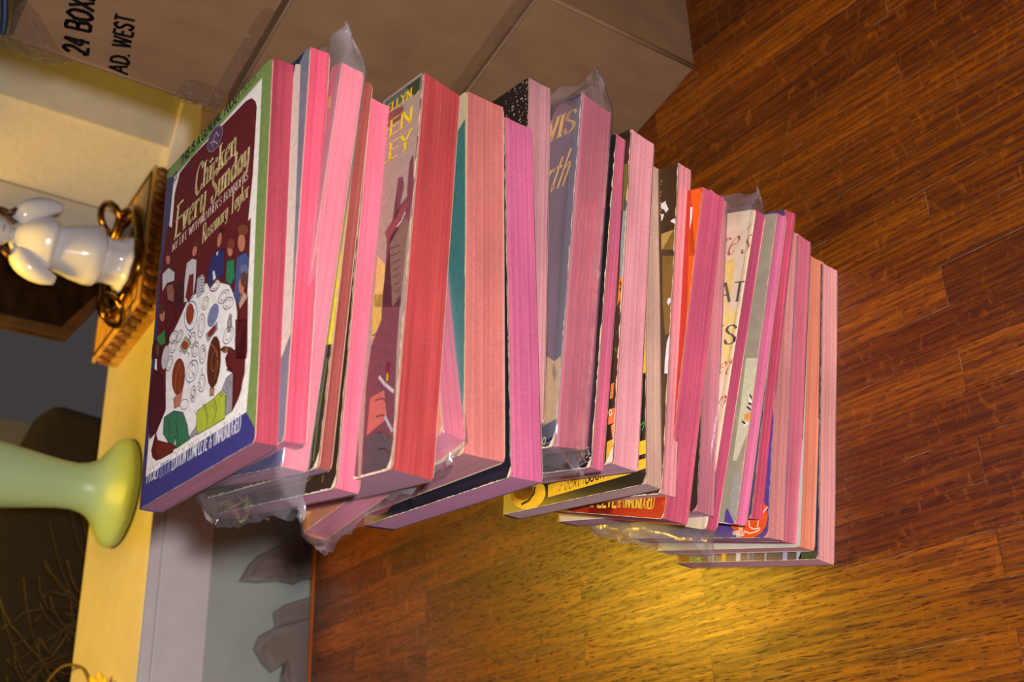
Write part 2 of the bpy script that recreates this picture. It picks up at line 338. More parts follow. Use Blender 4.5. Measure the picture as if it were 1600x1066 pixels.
# ------------------------------------------------------------------ the place
random.seed(1)
WD = Vector((0.98869, 0.14997, 0)); WN = Vector((-0.14997, 0.98869, 0))      # along the ledge, and away from the camera
def P3(w_, n_, z): v = WD*w_+WN*n_; return (v.x, v.y, z)
def slab(name, w0, w1, n0, n1, z0, z1, M, parent=None):
    b = MB(); b.hexa([P3(w0, n0, z0), P3(w1, n0, z0), P3(w1, n1, z0), P3(w0, n1, z0), P3(w0, n0, z1), P3(w1, n0, z1), P3(w1, n1, z1), P3(w0, n1, z1)]); return b.build(name, M, parent)
NE = 60.9
PAINT = mat('grey_white_paint', (216, 210, 208), .45, noise=(.04, 60, (1, 1, 1)))
WALLP = mat('cream_wall_paint', (222, 210, 182), .8, noise=(.05, 160, (1, 1, 1)), bump=.5)
ALC = mat('shaded_wall_paint', (84, 84, 88), .9, noise=(.08, 60, (1, 1, 1)))  # dark blue-grey stands in for lamp light not reaching this wall
TEAL = mat('pale_teal_paint', (176, 182, 172), .5, noise=(.05, 30, (1, 1, 1)))
FM = floor_mat()
b = MB()
pf = [P3(-120, NE-.9, 0)[:2], P3(-120, -150, 0)[:2], P3(170, -150, 0)[:2], P3(170, NE-.9, 0)[:2]]
b.prism(pf, -2.2, 0); tag(b.build('floor', FM), kind='structure')
NOS = mat('floor_edge_strip', (196, 98, 22), .35, noise=(.25, 90, (.3, 3, 1)))
o = slab('trim_1', -120, 170, NE-.9, NE, -2.2, .02, NOS); bevel(o, .25); tag(o, kind='structure')
tag(slab('trim_2', -120, 44, NE, 66.5, -4.4, -3.6, TEAL), kind='structure')           # low floor of the recess
tag(slab('wall_recess', -120, 44, 65.2, 66.4, -3.6, 9.6, TEAL), kind='structure')
# the built-in ledge: fascia with a thin joint and a top board
root = empty('ledge'); tag(root, 'long built-in ledge with grey painted fascia, its top lit yellow by the lamp', 'shelf')
bevel(slab('fascia', -118, 43, NE, NE+2, 9.64, 14.2, PAINT, root), .12)
bevel(slab('top_edge', -118, 43, NE-.12, NE+2, 14.26, 15.3, PAINT, root), .12)
bevel(slab('top_board', -118, 43.3, NE-.1, 78.3, 15.0, 15.45, mat('ledge_top_paint', (192, 184, 170), .5, noise=(.05, 40, (1, 1, 1))), root), .1)
# walls behind
tag(slab('wall_back', -130, 37, 112, 114, -20, 110, ALC), kind='structure')
tag(slab('wall_pier', 46.0, 51.7, 79.9, 84, -20, 110, WALLP), kind='structure')
A0 = Vector((39.2, 86.9, 0)); D2 = Vector((.945, -.33, 0)); N2 = Vector((.33, .945, 0))
def side(name, s0, s1, d0, d1, z0, z1, M):
    q = [A0+D2*s0+N2*d0, A0+D2*s1+N2*d0, A0+D2*s1+N2*d1, A0+D2*s0+N2*d1]
    b = MB(); b.hexa([(p.x, p.y, z0) for p in q]+[(p.x, p.y, z1) for p in q]); return tag(b.build(name, M), kind='structure')
side('wall_right', 0, 90, .0, 5, -20, 110, WALLP)
o = side('trim_3', 8.7, 26, -.5, -.002, 12.6, 110, mat('casing_paint', (180, 176, 168), .5, noise=(.04, 60, (1, 1, 1)))); bevel(o, .1)                    # smooth white casing board
o = side('baseboard_right', 6.5, 90, -1.1, -.003, -20, 12.6, PAINT); bevel(o, .15)
BEAD = mat('yellow_bead', (150, 120, 40), .5)
o = side('trim_4', -.12, .12, -.15, .0, 12, 110, BEAD)

# ------------------------------------------------------------------ cardboard boxes
CB = mat('brown_cardboard', CARD, .8, noise=(.10, 55, (1, 1, .5)), bump=.35, spec=.2)
CBE = mat('cardboard_fold', (112, 86, 62), .75, noise=(.1, 80, (1, 1, 1)))
DARKSEAM = mat('cardboard_gap', (30, 20, 14), .9)
BXO = Vector((32.86, 12.79, 0)); DLN = Vector((-.4535, .8912, 0)); DR = Vector((.9839, .1786, 0))
def box(z0, z1, dep, wid, label, inset=0.0):
    r = empty('cardboard_box', Matrix.Translation(Vector((BXO.x, BXO.y, z0))*S)); tag(r, label, 'box', 'stack of cardboard boxes')
    h = z1-z0; b = MB(); n = 7
    # gently bulged faces
    o_ = [DR*inset+DLN*inset, DR*wid, DR*wid+DLN*dep, DLN*dep]
    cs = [Vector((0, 0, 0)), DR*wid, DR*wid+DLN*dep, DLN*dep]; V = []; F = []
    mid = sum(cs, Vector())/4
    def pt(i, t, z):
        a, c = cs[i], cs[(i+1) % 4]; p = a.lerp(c, t); out = (p-mid); out.z = 0; out.normalize()
        bl = .22*math.sin(math.pi*t)*math.sin(math.pi*z/h); return p+out*bl+Vector((0, 0, z))
    for i in range(4):
        k = len(V)
        for a in range(n+1):
            for c in range(n+1): V.append(pt(i, a/n, .08+(h-.16)*c/n))
        for a in range(n):
            for c in range(n): F.append((k+a*(n+1)+c, k+(a+1)*(n+1)+c, k+(a+1)*(n+1)+c+1, k+a*(n+1)+c+1))
    b.add(V, F); b.prism([(p.x, p.y) for p in cs], h-.1, h-.02); b.prism([(p.x, p.y) for p in cs], .02, .1)
    b.build('carton', CB, r, smooth=False, recalc=False)
    for p_ in (Vector(), DLN*dep):      # folded, slightly rounded corner edges
        e = MB(); e.tube([tuple(p_+Vector((0, 0, .1))), tuple(p_+Vector((0, 0, h-.1)))], .16, 8); e.build('corner_fold', CB, r, smooth=True)
    g = MB(); q = .1
    g.tube([tuple(DLN*.2+Vector((-.05, 0, h-.12))), tuple(DLN*(dep-.2)+Vector((-.05, 0, h-.12)))], .11, 6)
    g.build('flap_crease', CBE, r, smooth=True)
    return r
b1 = box(0.0, 13.35, 21.5, 36, 'bottom cardboard box of the stack, standing on the floor with its corner towards the books')
b2 = box(13.5, 26.72, 20.5, 36, 'middle cardboard box of the stack, with a taped seam along its upper edge')
b3 = box(27.05, 39.9, 16.3, 36, 'top cardboard box of the stack, with black marker writing on its side')
# marker writing on the side of the top box: local x runs towards the near corner, y up
def face_plane(r, items, z, name):
    o = prints(name, items, z, None, r)
    nx = -DLN; nz = Vector((DLN.y*-1, DLN.x, 0)); 
    if nz.x > 0: nz = -nz
    M = Matrix((nx, Vector((0, 0, 1)), nx.cross(Vector((0, 0, 1))))).transposed()
    o.matrix_local = M.to_4x4(); return o
random.seed(4)
MK = (12, 7, 8)
wr = [(0, MK, q) for q in lettering('24 BOXES', (-15.55, 8.6), (-10.7, 9.75), 1.3, 'marker', .24)]
wr += [(0, MK, q) for q in lettering('AD. WEST', (-15.85, 6.1), (-11.9, 7.15), 1.0, 'marker', .2)]
zo = .36
o = face_plane(b3, wr, zo, 'marker_writing')
# packing tape
def tape(r, rows, name='packing_tape'):
    """clear tape: rows of (depth along the side, height, stand-off); stand-offs below zero curl round the back edge"""
    V = []; F = []; nn = Vector((-DLN.y, DLN.x, 0)).normalized(); c_ = len(rows[0])
    if nn.x > 0: nn = -nn
    for row in rows:
        for (s_, z_, d_) in row: p = DLN*s_+nn*(d_+.34); V.append((p.x, p.y, z_))
    for i in range(len(rows)-1):
        for j in range(c_-1): F.append((i*c_+j, i*c_+j+1, (i+1)*c_+j+1, (i+1)*c_+j))
    o = mesh(name, V, F, TAPE, r, smooth=True, recalc=False)
    md = o.modifiers.new('s', 'SUBSURF'); md.levels = md.render_levels = 4
    tx = bpy.data.textures.new('crinkle', 'CLOUDS'); tx.noise_scale = .007; dm = o.modifiers.new('d', 'DISPLACE'); dm.texture = tx; dm.strength = .0035; dm.mid_level = .5
    return o
tape(b3, [[(s0, z, .0), ((s0+16.7)/2, z, .10), (16.7, z, .3+e), (17.1+e, z, -.3), (16.7, z, -1.6)] for z, e, s0 in ((13.1, 0, 13.2), (12.2, .15, 13.5), (11.0, .25, 14.9), (10.0, .1, 15.9), (9.2, -.3, 16.2))])
tape(b3, [[(s_, 1.0, .02), (s_, .6, .10), (s_, .3, .08), (s_, .06, .04)] for s_ in (8, 11, 13, 16.2)])
tape(b3, [[(14.6, z, 0), (16.0, z, .1), (16.7, z, 0), (16.7, z, -1.2)] for z in (3, 2, 1, .1)])
tape(b2, [[(s_, 1.1, .02), (s_, .6, .12), (s_, .06, .05)] for s_ in (0, 4, 7, 10)])
tape(b2, [[(16.2, z, .1), (17.2, z, .45), (18.4, z, .4), (19.2, z, .05)] for z in (14, 13, 11.6, 10)])
tape(b2, [[(11.8, z, .02), (12.8, z, .35), (14, z, .3), (15, z, .05)] for z in (2.6, 1.8, .9, .1)])
# dark woven strap lying over the back of the top box
ST = mat('navy_webbing', (22, 40, 62), .6, noise=(.5, 200, (1, 8, 1)))
b = MB(); p0 = BXO+DLN*15.2+DR*.9+Vector((0, 0, 40.25))
b.tube(catmull([p0+Vector((-1.2, 1.0, -.05)), p0+Vector((-.4, .3, .15)), p0+Vector((.8, -.5, .8)), p0+Vector((1.5, -.8, 2.6)), p0+Vector((3.5, -1.2, 4.2)), p0+Vector((9, -1.2, 3.4)), p0+Vector((14, -.6, .3))], 5), .62, 8, flat=.35)
tag(b.build('webbing_strap', ST, smooth=True), 'dark blue webbing strap lying on top of the highest cardboard box', 'strap')

# ------------------------------------------------------------------ things on the ledge
VG = mat('frosted_green_glass', (186, 216, 160), .38, noise=(.03, 20, (1, 1, 1)), sss=.25)
root = empty('table_lamp', Matrix.Translation(Vector((6.7, 71.2, 15.45))*S)); tag(root, 'pale green frosted glass lamp base with a flared round foot on the yellow ledge', 'lamp')
prof = [(0, 4.6), (.12, 5.0), (.5, 5.12), (.9, 5.0), (1.3, 4.5), (1.7, 3.95), (2.2, 3.2), (2.8, 2.62), (3.5, 2.3), (4.4, 2.12), (5.6, 2.15), (7.2, 2.35), (9, 2.62), (11, 2.9), (14, 3.2), (18, 3.4), (22, 3.1), (25, 2.3), (26.5, 1.5)]
b = MB(); b.lathe(prof, 40); o = b.build('lamp_base', VG, root, True)
b = MB(); b.lathe([(26.4, 1.0), (26.8, 1.15), (30, .9), (33, .7), (35.5, .7), (36, 1.3), (38, 1.4), (38.2, .9)], 20); b.build('lamp_neck', mat('aged_brass', (170, 120, 40), .25, 1), root, True)

WOODC = mat('carved_honey_wood', (205, 152, 66), .42, noise=(.35, 60, (.4, 3, 1)), coat=.3)
WOODD = mat('carved_dark_wood', (70, 38, 12), .5, noise=(.3, 80, (1, 1, 1)))
L_, F_, R_ = Vector((19.94, 79.48, 0)), Vector((23.91, 67.40, 0)), Vector((38.93, 69.11, 0)); Bk = L_+R_-F_
cx = (L_+R_)/2
root = empty('mirror_tray', Matrix.Translation(Vector((cx.x, cx.y, 15.45))*S)); tag(root, 'carved wooden tray with lobed border and oval brass rim under the porcelain figure', 'tray')
def q4(k, z): return [((p-cx)*k).to_tuple()[:2]+(z,) for p in (L_, F_, R_, Bk)]
b = MB()
b.hexa(q4(.97, .02)+q4(.97, 1.0)); b.hexa(q4(.93, 1.0)+q4(.93, 2.2)); 
b.build('tray_body', WOODC, root)
b = MB()
for k0, k1, z0, z1 in ((.80, .86, 2.2, 2.42), (.0, .80, 2.2, 2.3)):
    pass
b.hexa(q4(.985, 2.28)+q4(.965, 2.6)); o = b.build('top_frame', WOODC, root); bevel(o, .12)
b = MB()
for i, (a, c) in enumerate(((L_, F_), (F_, R_), (R_, Bk), (Bk, L_))):
    for t in ((a-cx)*.905, ):
        b.tube([((a-cx)*.9)+Vector((0, 0, 2.6)), ((c-cx)*.9)+Vector((0, 0, 2.6))], .13, 6, m=0)
b.build('inlay_line', WOODD, root, True)
b = MB()
for a, c in ((L_, F_), (F_, R_), (R_, Bk), (Bk, L_)):
    a2, c2 = (a-cx)*.965, (c-cx)*.965; d = (c2-a2); n_ = int(d.length/1.25); dn = d.normalized(); Rm = Matrix((dn, Vector((-dn.y, dn.x, 0)), Vector((0, 0, 1)))).transposed() @ Matrix.Rotation(.45, 3, 'Y')
    for i in range(n_): b.ball(a2+d*((i+.5)/n_)+Vector((0, 0, 1.65)), (.5, .42, .72), Rm, 10)
b.build('carved_border', mat('carved_lobes', (140, 86, 30), .4, coat=.3), root, True)
FX_, FY_ = 28.2, 70.4
BR = mat('polished_brass', (140, 100, 38), .22, 1)
b = MB(); ring = []
for i in range(40):
    a = 2*math.pi*i/40; ring.append((5.9*math.cos(a)*.95+.1, 4.9*math.sin(a), 2.95+.12*math.sin(6*a)))
b.tube(ring, .42, 8, closed=True); b.tube([(x*.82, y*.82, 2.8) for x, y, z in ring], .2, 6, closed=True)
for c_ in ((5.6, 3.2), (-5.6, -2.6)):
    lp = [(c_[0]+1.3*math.cos(t/16*6.283), c_[1]+2.4*math.sin(t/16*6.283), 3.6+.9*math.cos(t/16*6.283)) for t in range(16)]; b.tube(lp, .3, 8, closed=True)
b.lathe([(2.6, 2.9), (3.0, 3.0), (3.3, 2.7), (3.55, 2.6)], 24, c=(-1.2, -3.9+2.0) if False else ((FX_-cx.x), (FY_-cx.y)))
b.build('brass_rim', BR, root, True)
b = MB(); b.prism([(x*.84, y*.84) for x, y, z in ring], 2.6, 2.75); b.build('mirror_glass', mat('dark_mirror', (60, 46, 30), .05, 1), root)

POR = mat('white_porcelain', (226, 224, 222), .16, coat=.5, sss=.15)
HAIR = mat('glazed_brown', (92, 48, 14), .3)
FX, FY, FZ = 28.2, 70.4, 19.02
root = empty('porcelain_figurine', Matrix.Translation(Vector((FX, FY, FZ))*S)); tag(root, 'white glazed porcelain figure of a child in a full skirt and cape', 'figurine')
b = MB()
oct_ = lambda a, z: 1+.05*math.cos(8*a)
b.lathe([(.0, 2.75), (.15, 2.85), (.4, 2.5), (.7, 2.25), (1.8, 2.2), (2.3, 2.35), (2.5, 2.2)], 32, fn=oct_); b.build('pedestal', POR, root, True)
b = MB(); sk = lambda a, z: 1+.035*math.sin(5*a+z)
b.lathe([(2.45, 2.1), (2.5, 2.75), (2.8, 2.95), (3.6, 2.9), (4.8, 2.6), (6.0, 2.25), (7.2, 2.05), (7.4, 1.4)], 36, fn=sk); b.build('skirt', POR, root, True)
b = MB()
b.lathe([(6.9, 2.2), (6.95, 2.7), (7.4, 2.75), (8.4, 2.4), (9.4, 1.9), (10.2, 1.3), (10.5, .8)], 32, fn=lambda a, z: 1+.05*math.sin(4*a)); b.build('cape', POR, root, True)
for sx, zt in ((1, 8.2), (-1, 7.7)):
    b = MB()
    b.tube(catmull([(sx*1.3, -.3, zt+1.9), (sx*2.4, -.6, zt+1.3), (sx*3.2, -.8, zt-.1), (sx*3.5, -.9, zt-1.5)], 4), [.9, 1.0, 1.1, 1.15, 1.15, 1.15, 1.1, 1.05, .95, .85, .7, .55, .45], 10)
    b.build('sleeve', POR, root, True)
b = MB(); b.lathe([(10.0, .7), (11.0, .62)], 14); b.ball((0, -.1, 12.2), (1.55, 1.5, 1.75), None, 18); b.ball((0, -1.62, 12.1), (.2, .25, .25), None, 8)
b.ball((1.5, -.1, 12.1), (.25, .3, .4), None, 8); b.ball((-1.5, -.1, 12.1), (.25, .3, .4), None, 8)
h_ = b.build('head', POR, root, True)
b = MB(); b.ball((0, .35, 12.75), (1.72, 1.55, 1.6), None, 18)
for sx in (1, -1):
    b.tube(catmull([(sx*.4, -1.2, 13.7), (sx*1.4, -1.1, 13.2), (sx*1.85, -.8, 12.1), (sx*1.75, -.8, 11.1), (sx*2.2, -.9, 10.5)], 4), .34, 8)
b.build('hair', HAIR, h_, True)
b = MB()
for sx in (1, -1): b.ball((sx*.52, -1.5, 12.4), (.13, .08, .1), None, 8)
b.tube([(-.3, -1.52, 11.5), (0, -1.6, 11.42), (.3, -1.52, 11.5)], .05, 6); b.build('painted_face', HAIR, h_, True)

# octagonal-ended dark picture frame standing behind the figure
fr = [(34.4, 26.6), (34.5, 20.2), (39.6, 16.4), (43.2, 15.48), (48.0, 20.2), (48.0, 34), (43, 39), (39.5, 39), (34.3, 34)]
fr = [(34.4, 33), (34.45, 20.3), (39.4, 17.2), (41.5, 15.47), (43.5, 17.2), (44.6, 20.3), (44.6, 33), (42, 37), (37, 37)]
cxf = sum(p[0] for p in fr)/9; cz = sum(p[1] for p in fr)/9
root = empty('picture_frame', Matrix.Translation(Vector(P3(cxf, 77.3, 15.47))*S)); tag(root, 'dark picture in a many-sided wooden frame standing behind the porcelain figure', 'picture')
def ring_frame(outer, k, n0, n1, name, M):
    V = []; F = []; n = len(outer); inn = [(cxf+(x-cxf)*k, cz+(z-cz)*(k+.06)) for x, z in outer]
    for n_ in (n0, n1):
        for P in (outer, inn):
            for x, z in P: v = Vector(P3(x, n_, z))-Vector(P3(cxf, 77.3, 15.47)); V.append(tuple(v))
    for i in range(n):
        j = (i+1) % n; F += [(i, j, n+j, n+i), (2*n+i, 3*n+i, 3*n+j, 2*n+j), (i, 2*n+i, 2*n+j, j), (n+i, n+j, 3*n+j, 3*n+i)]
    return bevel(mesh(name, V, F, M, root), .12)
ring_frame(fr, .80, 76.6, 77.9, 'frame_moulding', mat('dark_frame_wood', (66, 44, 20), .35, noise=(.3, 60, (1, 1, 1)), coat=.3))
V = [tuple(Vector(P3(cxf+(x-cxf)*.86, 77.4, cz+(z-cz)*.88))-Vector(P3(cxf, 77.3, 15.47))) for x, z in fr]
mesh('picture', V, [tuple(range(len(V)))], mat('very_dark_painting', (26, 13, 6), .3, noise=(.9, 35, (1, 1, 2))), root)

# yellow silk flower on the ledge
YF = mat('yellow_petals', (222, 190, 50), .6, noise=(.12, 60, (1, 1, 1))); STM = mat('flower_wire', (112, 88, 36), .5)
root = empty('silk_flower', Matrix.Translation(Vector((-11.4, 66.2, 15.45))*S)); tag(root, 'yellow flower with a thin curling stem lying on the lit ledge', 'flower')
b = MB()
for i in range(9):
    a = i/9*6.283; b.ball((1.25*math.cos(a), 1.25*math.sin(a), .75+.25*math.sin(3*a)), (1.05, .55, .3), Matrix.Rotation(a, 3, 'Z') @ Matrix.Rotation(-.4, 3, 'Y'), 10)
b.ball((0, 0, .8), (.7, .7, .5), None, 10); b.build('blossom', YF, root, True)
b = MB(); b.tube(catmull([(-.4, 3.2, .3), (1.4, 5.4, .25), (2.4, 8.2, .3), (2.3, 11.2, .9), (.9, 13.6, 1.3), (-1.2, 15.8, 1.0), (-3, 17.4, .4)], 6), .13, 6); b.tube([(0, .6, .6), (-.4, 3.2, .3)], .13, 6); b.build('stem', STM, root, True)

# dark things behind the ledge: an added form for the shadow, and twigs
DK = mat('dark_brown_shade', (24, 16, 10), .95, noise=(.3, 90, (1, 1, 1)))
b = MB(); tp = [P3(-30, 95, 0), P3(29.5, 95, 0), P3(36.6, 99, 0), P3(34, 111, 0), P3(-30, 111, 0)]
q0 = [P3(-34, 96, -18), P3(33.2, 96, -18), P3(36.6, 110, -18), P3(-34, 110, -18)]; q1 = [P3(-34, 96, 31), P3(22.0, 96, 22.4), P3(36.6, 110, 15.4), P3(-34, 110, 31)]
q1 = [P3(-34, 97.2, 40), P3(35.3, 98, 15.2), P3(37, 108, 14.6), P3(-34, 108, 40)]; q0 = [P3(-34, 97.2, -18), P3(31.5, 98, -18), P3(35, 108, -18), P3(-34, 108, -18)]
b.hexa(q0+q1); o = bevel(b.build('shadow_mass', DK), 1.2, 3); tag(o, 'large dark brown cushion added for the shadow behind the ledge and the green glass lamp base', 'mass')  # added form, its near-black colour standing for the shadow there
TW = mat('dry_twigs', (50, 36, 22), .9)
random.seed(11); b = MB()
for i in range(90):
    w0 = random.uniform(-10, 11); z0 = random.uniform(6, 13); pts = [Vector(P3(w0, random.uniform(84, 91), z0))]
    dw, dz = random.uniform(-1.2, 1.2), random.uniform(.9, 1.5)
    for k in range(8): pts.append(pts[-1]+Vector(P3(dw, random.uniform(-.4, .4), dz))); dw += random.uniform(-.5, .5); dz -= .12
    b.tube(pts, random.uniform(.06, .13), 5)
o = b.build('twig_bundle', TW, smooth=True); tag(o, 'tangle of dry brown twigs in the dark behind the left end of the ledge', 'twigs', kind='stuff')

# plastic-wrapped packets standing in the recess under the ledge
def pouch(outline, n0, thick, label, tilt=0.0):
    cxo = sum(p[0] for p in outline)/len(outline); zb = -3.55
    o3 = outline+[(outline[-1][0]+.2, zb)] if False else outline
    root = empty('plastic_bag', Matrix.Translation(Vector(P3(cxo, n0, zb))*S)); tag(root, label, 'bag', 'bagged packets in the recess')
    base = Vector(P3(cxo, n0, zb)); n = len(outline); cz_ = sum(p[1] for p in outline)/n
    V = []; F = []; rings = [(1, .0), (.93, .55), (.6, 1.0)]
    for sgn in (1, -1):
        for k, t in rings:
            for x, z in outline:
                xx, zz = cxo+(x-cxo)*k, cz_+(z-cz_)*k
                v = Vector(P3(xx, n0+sgn*t*thick/2+random.uniform(-.12, .12)*(t > 0), zz))-base; V.append(tuple(v))
        V.append(tuple(Vector(P3(cxo, n0+sgn*thick/2, cz_))-base))
    m_ = 3*n+1
    for s_ in (0, 1):
        for r in range(2):
            for i in range(n): F.append((s_*m_+r*n+i, s_*m_+r*n+(i+1) % n, s_*m_+(r+1)*n+(i+1) % n, s_*m_+(r+1)*n+i))
        for i in range(n): F.append((s_*m_+2*n+i, s_*m_+2*n+(i+1) % n, s_*m_+3*n))
    for i in range(n): F.append((i, (i+1) % n, m_+(i+1) % n, m_+i))
    mesh('clear_wrapper', V, F, POLYH, root, smooth=False)
    V2 = [tuple(Vector(P3(cxo+(x-cxo)*.72, n0+d, zb+.02+(cz_+(z-cz_)*.74-zb)))-base) for d in (-thick*.28, thick*.28) for x, z in outline]
    F2 = [tuple(range(n))[::-1], tuple(range(n, 2*n))]+[(i, (i+1) % n, n+(i+1) % n, n+i) for i in range(n)]
    mesh('packet', V2, F2, mat('grey_brown_packet', (124, 106, 94), .7), root)
pouch([(9.05, 5.85), (10.6, 5.1), (11.6, 4.2), (13.1, 1.6), (15.2, -1.2), (16, -3.55), (10.2, -3.55), (9.9, -.6), (9.3, .4), (9.5, 2.0), (9.1, 4.0)], 63.6, 1.3, 'grey plastic bag with its corner pointing up, nearest the book stack in the recess')
pouch([(6.5, 2.6), (7.3, 1.4), (8.3, -1.2), (8.6, -3.55), (4.4, -3.55), (4.6, -1.3), (5.3, .7), (5.15, 2.3)], 63.0, 1.0, 'flat dark-edged packet between the two grey plastic bags in the recess')
pouch([(2.96, 4.65), (4.1, 4.2), (5.0, 2.73), (6.2, -.73), (6.6, -3.55), (-2.0, -3.55), (-1.6, .9), (.2, 1.8), (1.9, 1.5), (1.0, 2.86), (1.8, 3.8)], 62.2, 1.1, 'grey crumpled plastic bag at the left end of the recess, furthest from the books')

# ------------------------------------------------------------------ the stack of paperbacks
BOOKS = [
(1, [-2.235, 10.039, 33.877], [0.1433, -0.9896, -0.014], [0.9894, 0.1433, 0.0243], 1.008, 16.337, 10.861, 0.002, -0.008),
(2, [-1.47, 9.494, 32.754], [0.0848, -0.9964, 0.0075], [0.9962, 0.0848, 0.0205], 0.907, 16.365, 10.701, -0.036, -0.036),
(3, [-0.878, 10.284, 31.781], [-0.04, -0.9977, 0.0554], [0.9992, -0.0401, -0.0085], 1.11, 16.27, 10.522, 0.004, -0.225),
(4, [-1.368, 10.443, 30.96], [0.0234, -0.9997, -0.0044], [0.9997, 0.0234, -0.0079], 0.536, 16.266, 10.7, 0.02, -0.041),
(5, [-1.967, 10.666, 30.408], [0.0233, -0.9991, -0.0354], [0.9996, 0.0233, 0.0136], 1.039, 16.312, 10.797, 0.059, -0.08),
(6, [-1.512, 7.908, 29.294], [0.0337, -0.9994, -0.0034], [0.9994, 0.0337, -0.0007], 2.155, 16.281, 10.7, 0.005, -0.286),
(7, [-2.508, 7.981, 27.251], [0.2968, -0.9547, -0.0228], [0.9549, 0.2969, -0.0027], 1.213, 16.3, 10.846, 0.053, -0.176),
(8, [-1.13, 8.533, 25.821], [0.1139, -0.9935, -0.0001], [0.9935, 0.1139, 0.0064], 2.075, 16.308, 10.7, -0.006, -0.08),
(9, [-1.67, 8.906, 23.775], [0.1145, -0.9928, -0.0341], [0.9932, 0.1145, 0.023], 1.7, 16.413, 10.933, -0.016, -0.066),
(10, [1.838, 10.401, 21.95], [0.0578, -0.9983, 0.0012], [0.9983, 0.0578, 0.0075], 1.488, 16.343, 10.7, -0.057, -0.183),
(11, [1.904, 9.992, 20.432], [-0.041, -0.9991, -0.0076], [0.9991, -0.041, 0.0086], 2.962, 16.333, 10.7, -0.152, -0.48),
(12, [1.396, 11.019, 17.606], [-0.0236, -0.9997, -0.0099], [0.9996, -0.0236, -0.0152], 0.888, 16.183, 10.701, -0.0, -0.262),
(13, [1.682, 10.787, 16.49], [-0.0211, -0.9998, -0.0021], [0.9998, -0.0211, 0.0027], 1.866, 16.297, 10.7, 0.02, -0.224),
(14, [0.259, 10.835, 14.647], [0.0559, -0.9984, -0.0119], [0.9984, 0.0559, 0.0017], 1.271, 16.36, 10.833, 0.018, -0.239),
(15, [1.025, 11.047, 13.159], [-0.0375, -0.9993, 0.0049], [0.9992, -0.0375, 0.0103], 1.055, 16.403, 10.7, 0.016, -0.202),
(16, [0.908, 10.826, 11.658], [-0.1309, -0.9875, 0.0883], [0.9913, -0.1314, 0.005], 1.629, 16.208, 10.031, 0.048, -0.164),
(17, [0.513, 11.524, 10.482], [-0.0256, -0.9996, 0.0071], [0.9997, -0.0256, -0.0041], 1.782, 16.459, 10.75, -0.009, -0.351),
(18, [1.496, 12.141, 8.596], [-0.1767, -0.9839, 0.0268], [0.9842, -0.1767, -0.0105], 1.615, 16.316, 10.468, -0.054, -0.439),
(19, [1.787, 12.236, 7.095], [-0.1542, -0.988, -0.0075], [0.988, -0.1542, -0.0082], 0.787, 16.168, 10.701, -0.027, -0.042),
(20, [1.884, 12.015, 6.25], [-0.1286, -0.9917, -0.005], [0.9917, -0.1286, -0.0056], 0.858, 16.21, 10.7, -0.045, -0.091),
(21, [0.296, 11.661, 5.161], [-0.0599, -0.9981, 0.017], [0.9982, -0.0599, 0.0073], 1.245, 16.392, 10.594, 0.01, -0.052),
(22, [0.337, 12.206, 4.067], [-0.0615, -0.998, -0.0127], [0.9981, -0.0615, 0.006], 1.634, 16.494, 10.91, -0.017, -0.272),
(23, [-0.088, 12.111, 2.552], [-0.0305, -0.9995, -0.0071], [0.9993, -0.0305, -0.0197], 1.146, 15.98, 10.621, 0.05, -0.007),
(24, [-0.635, 11.919, 1.19], [-0.0258, -0.9996, 0.0149], [0.9996, -0.0258, -0.0078], 1.205, 16.295, 10.561, 0.139, 0.05),
]
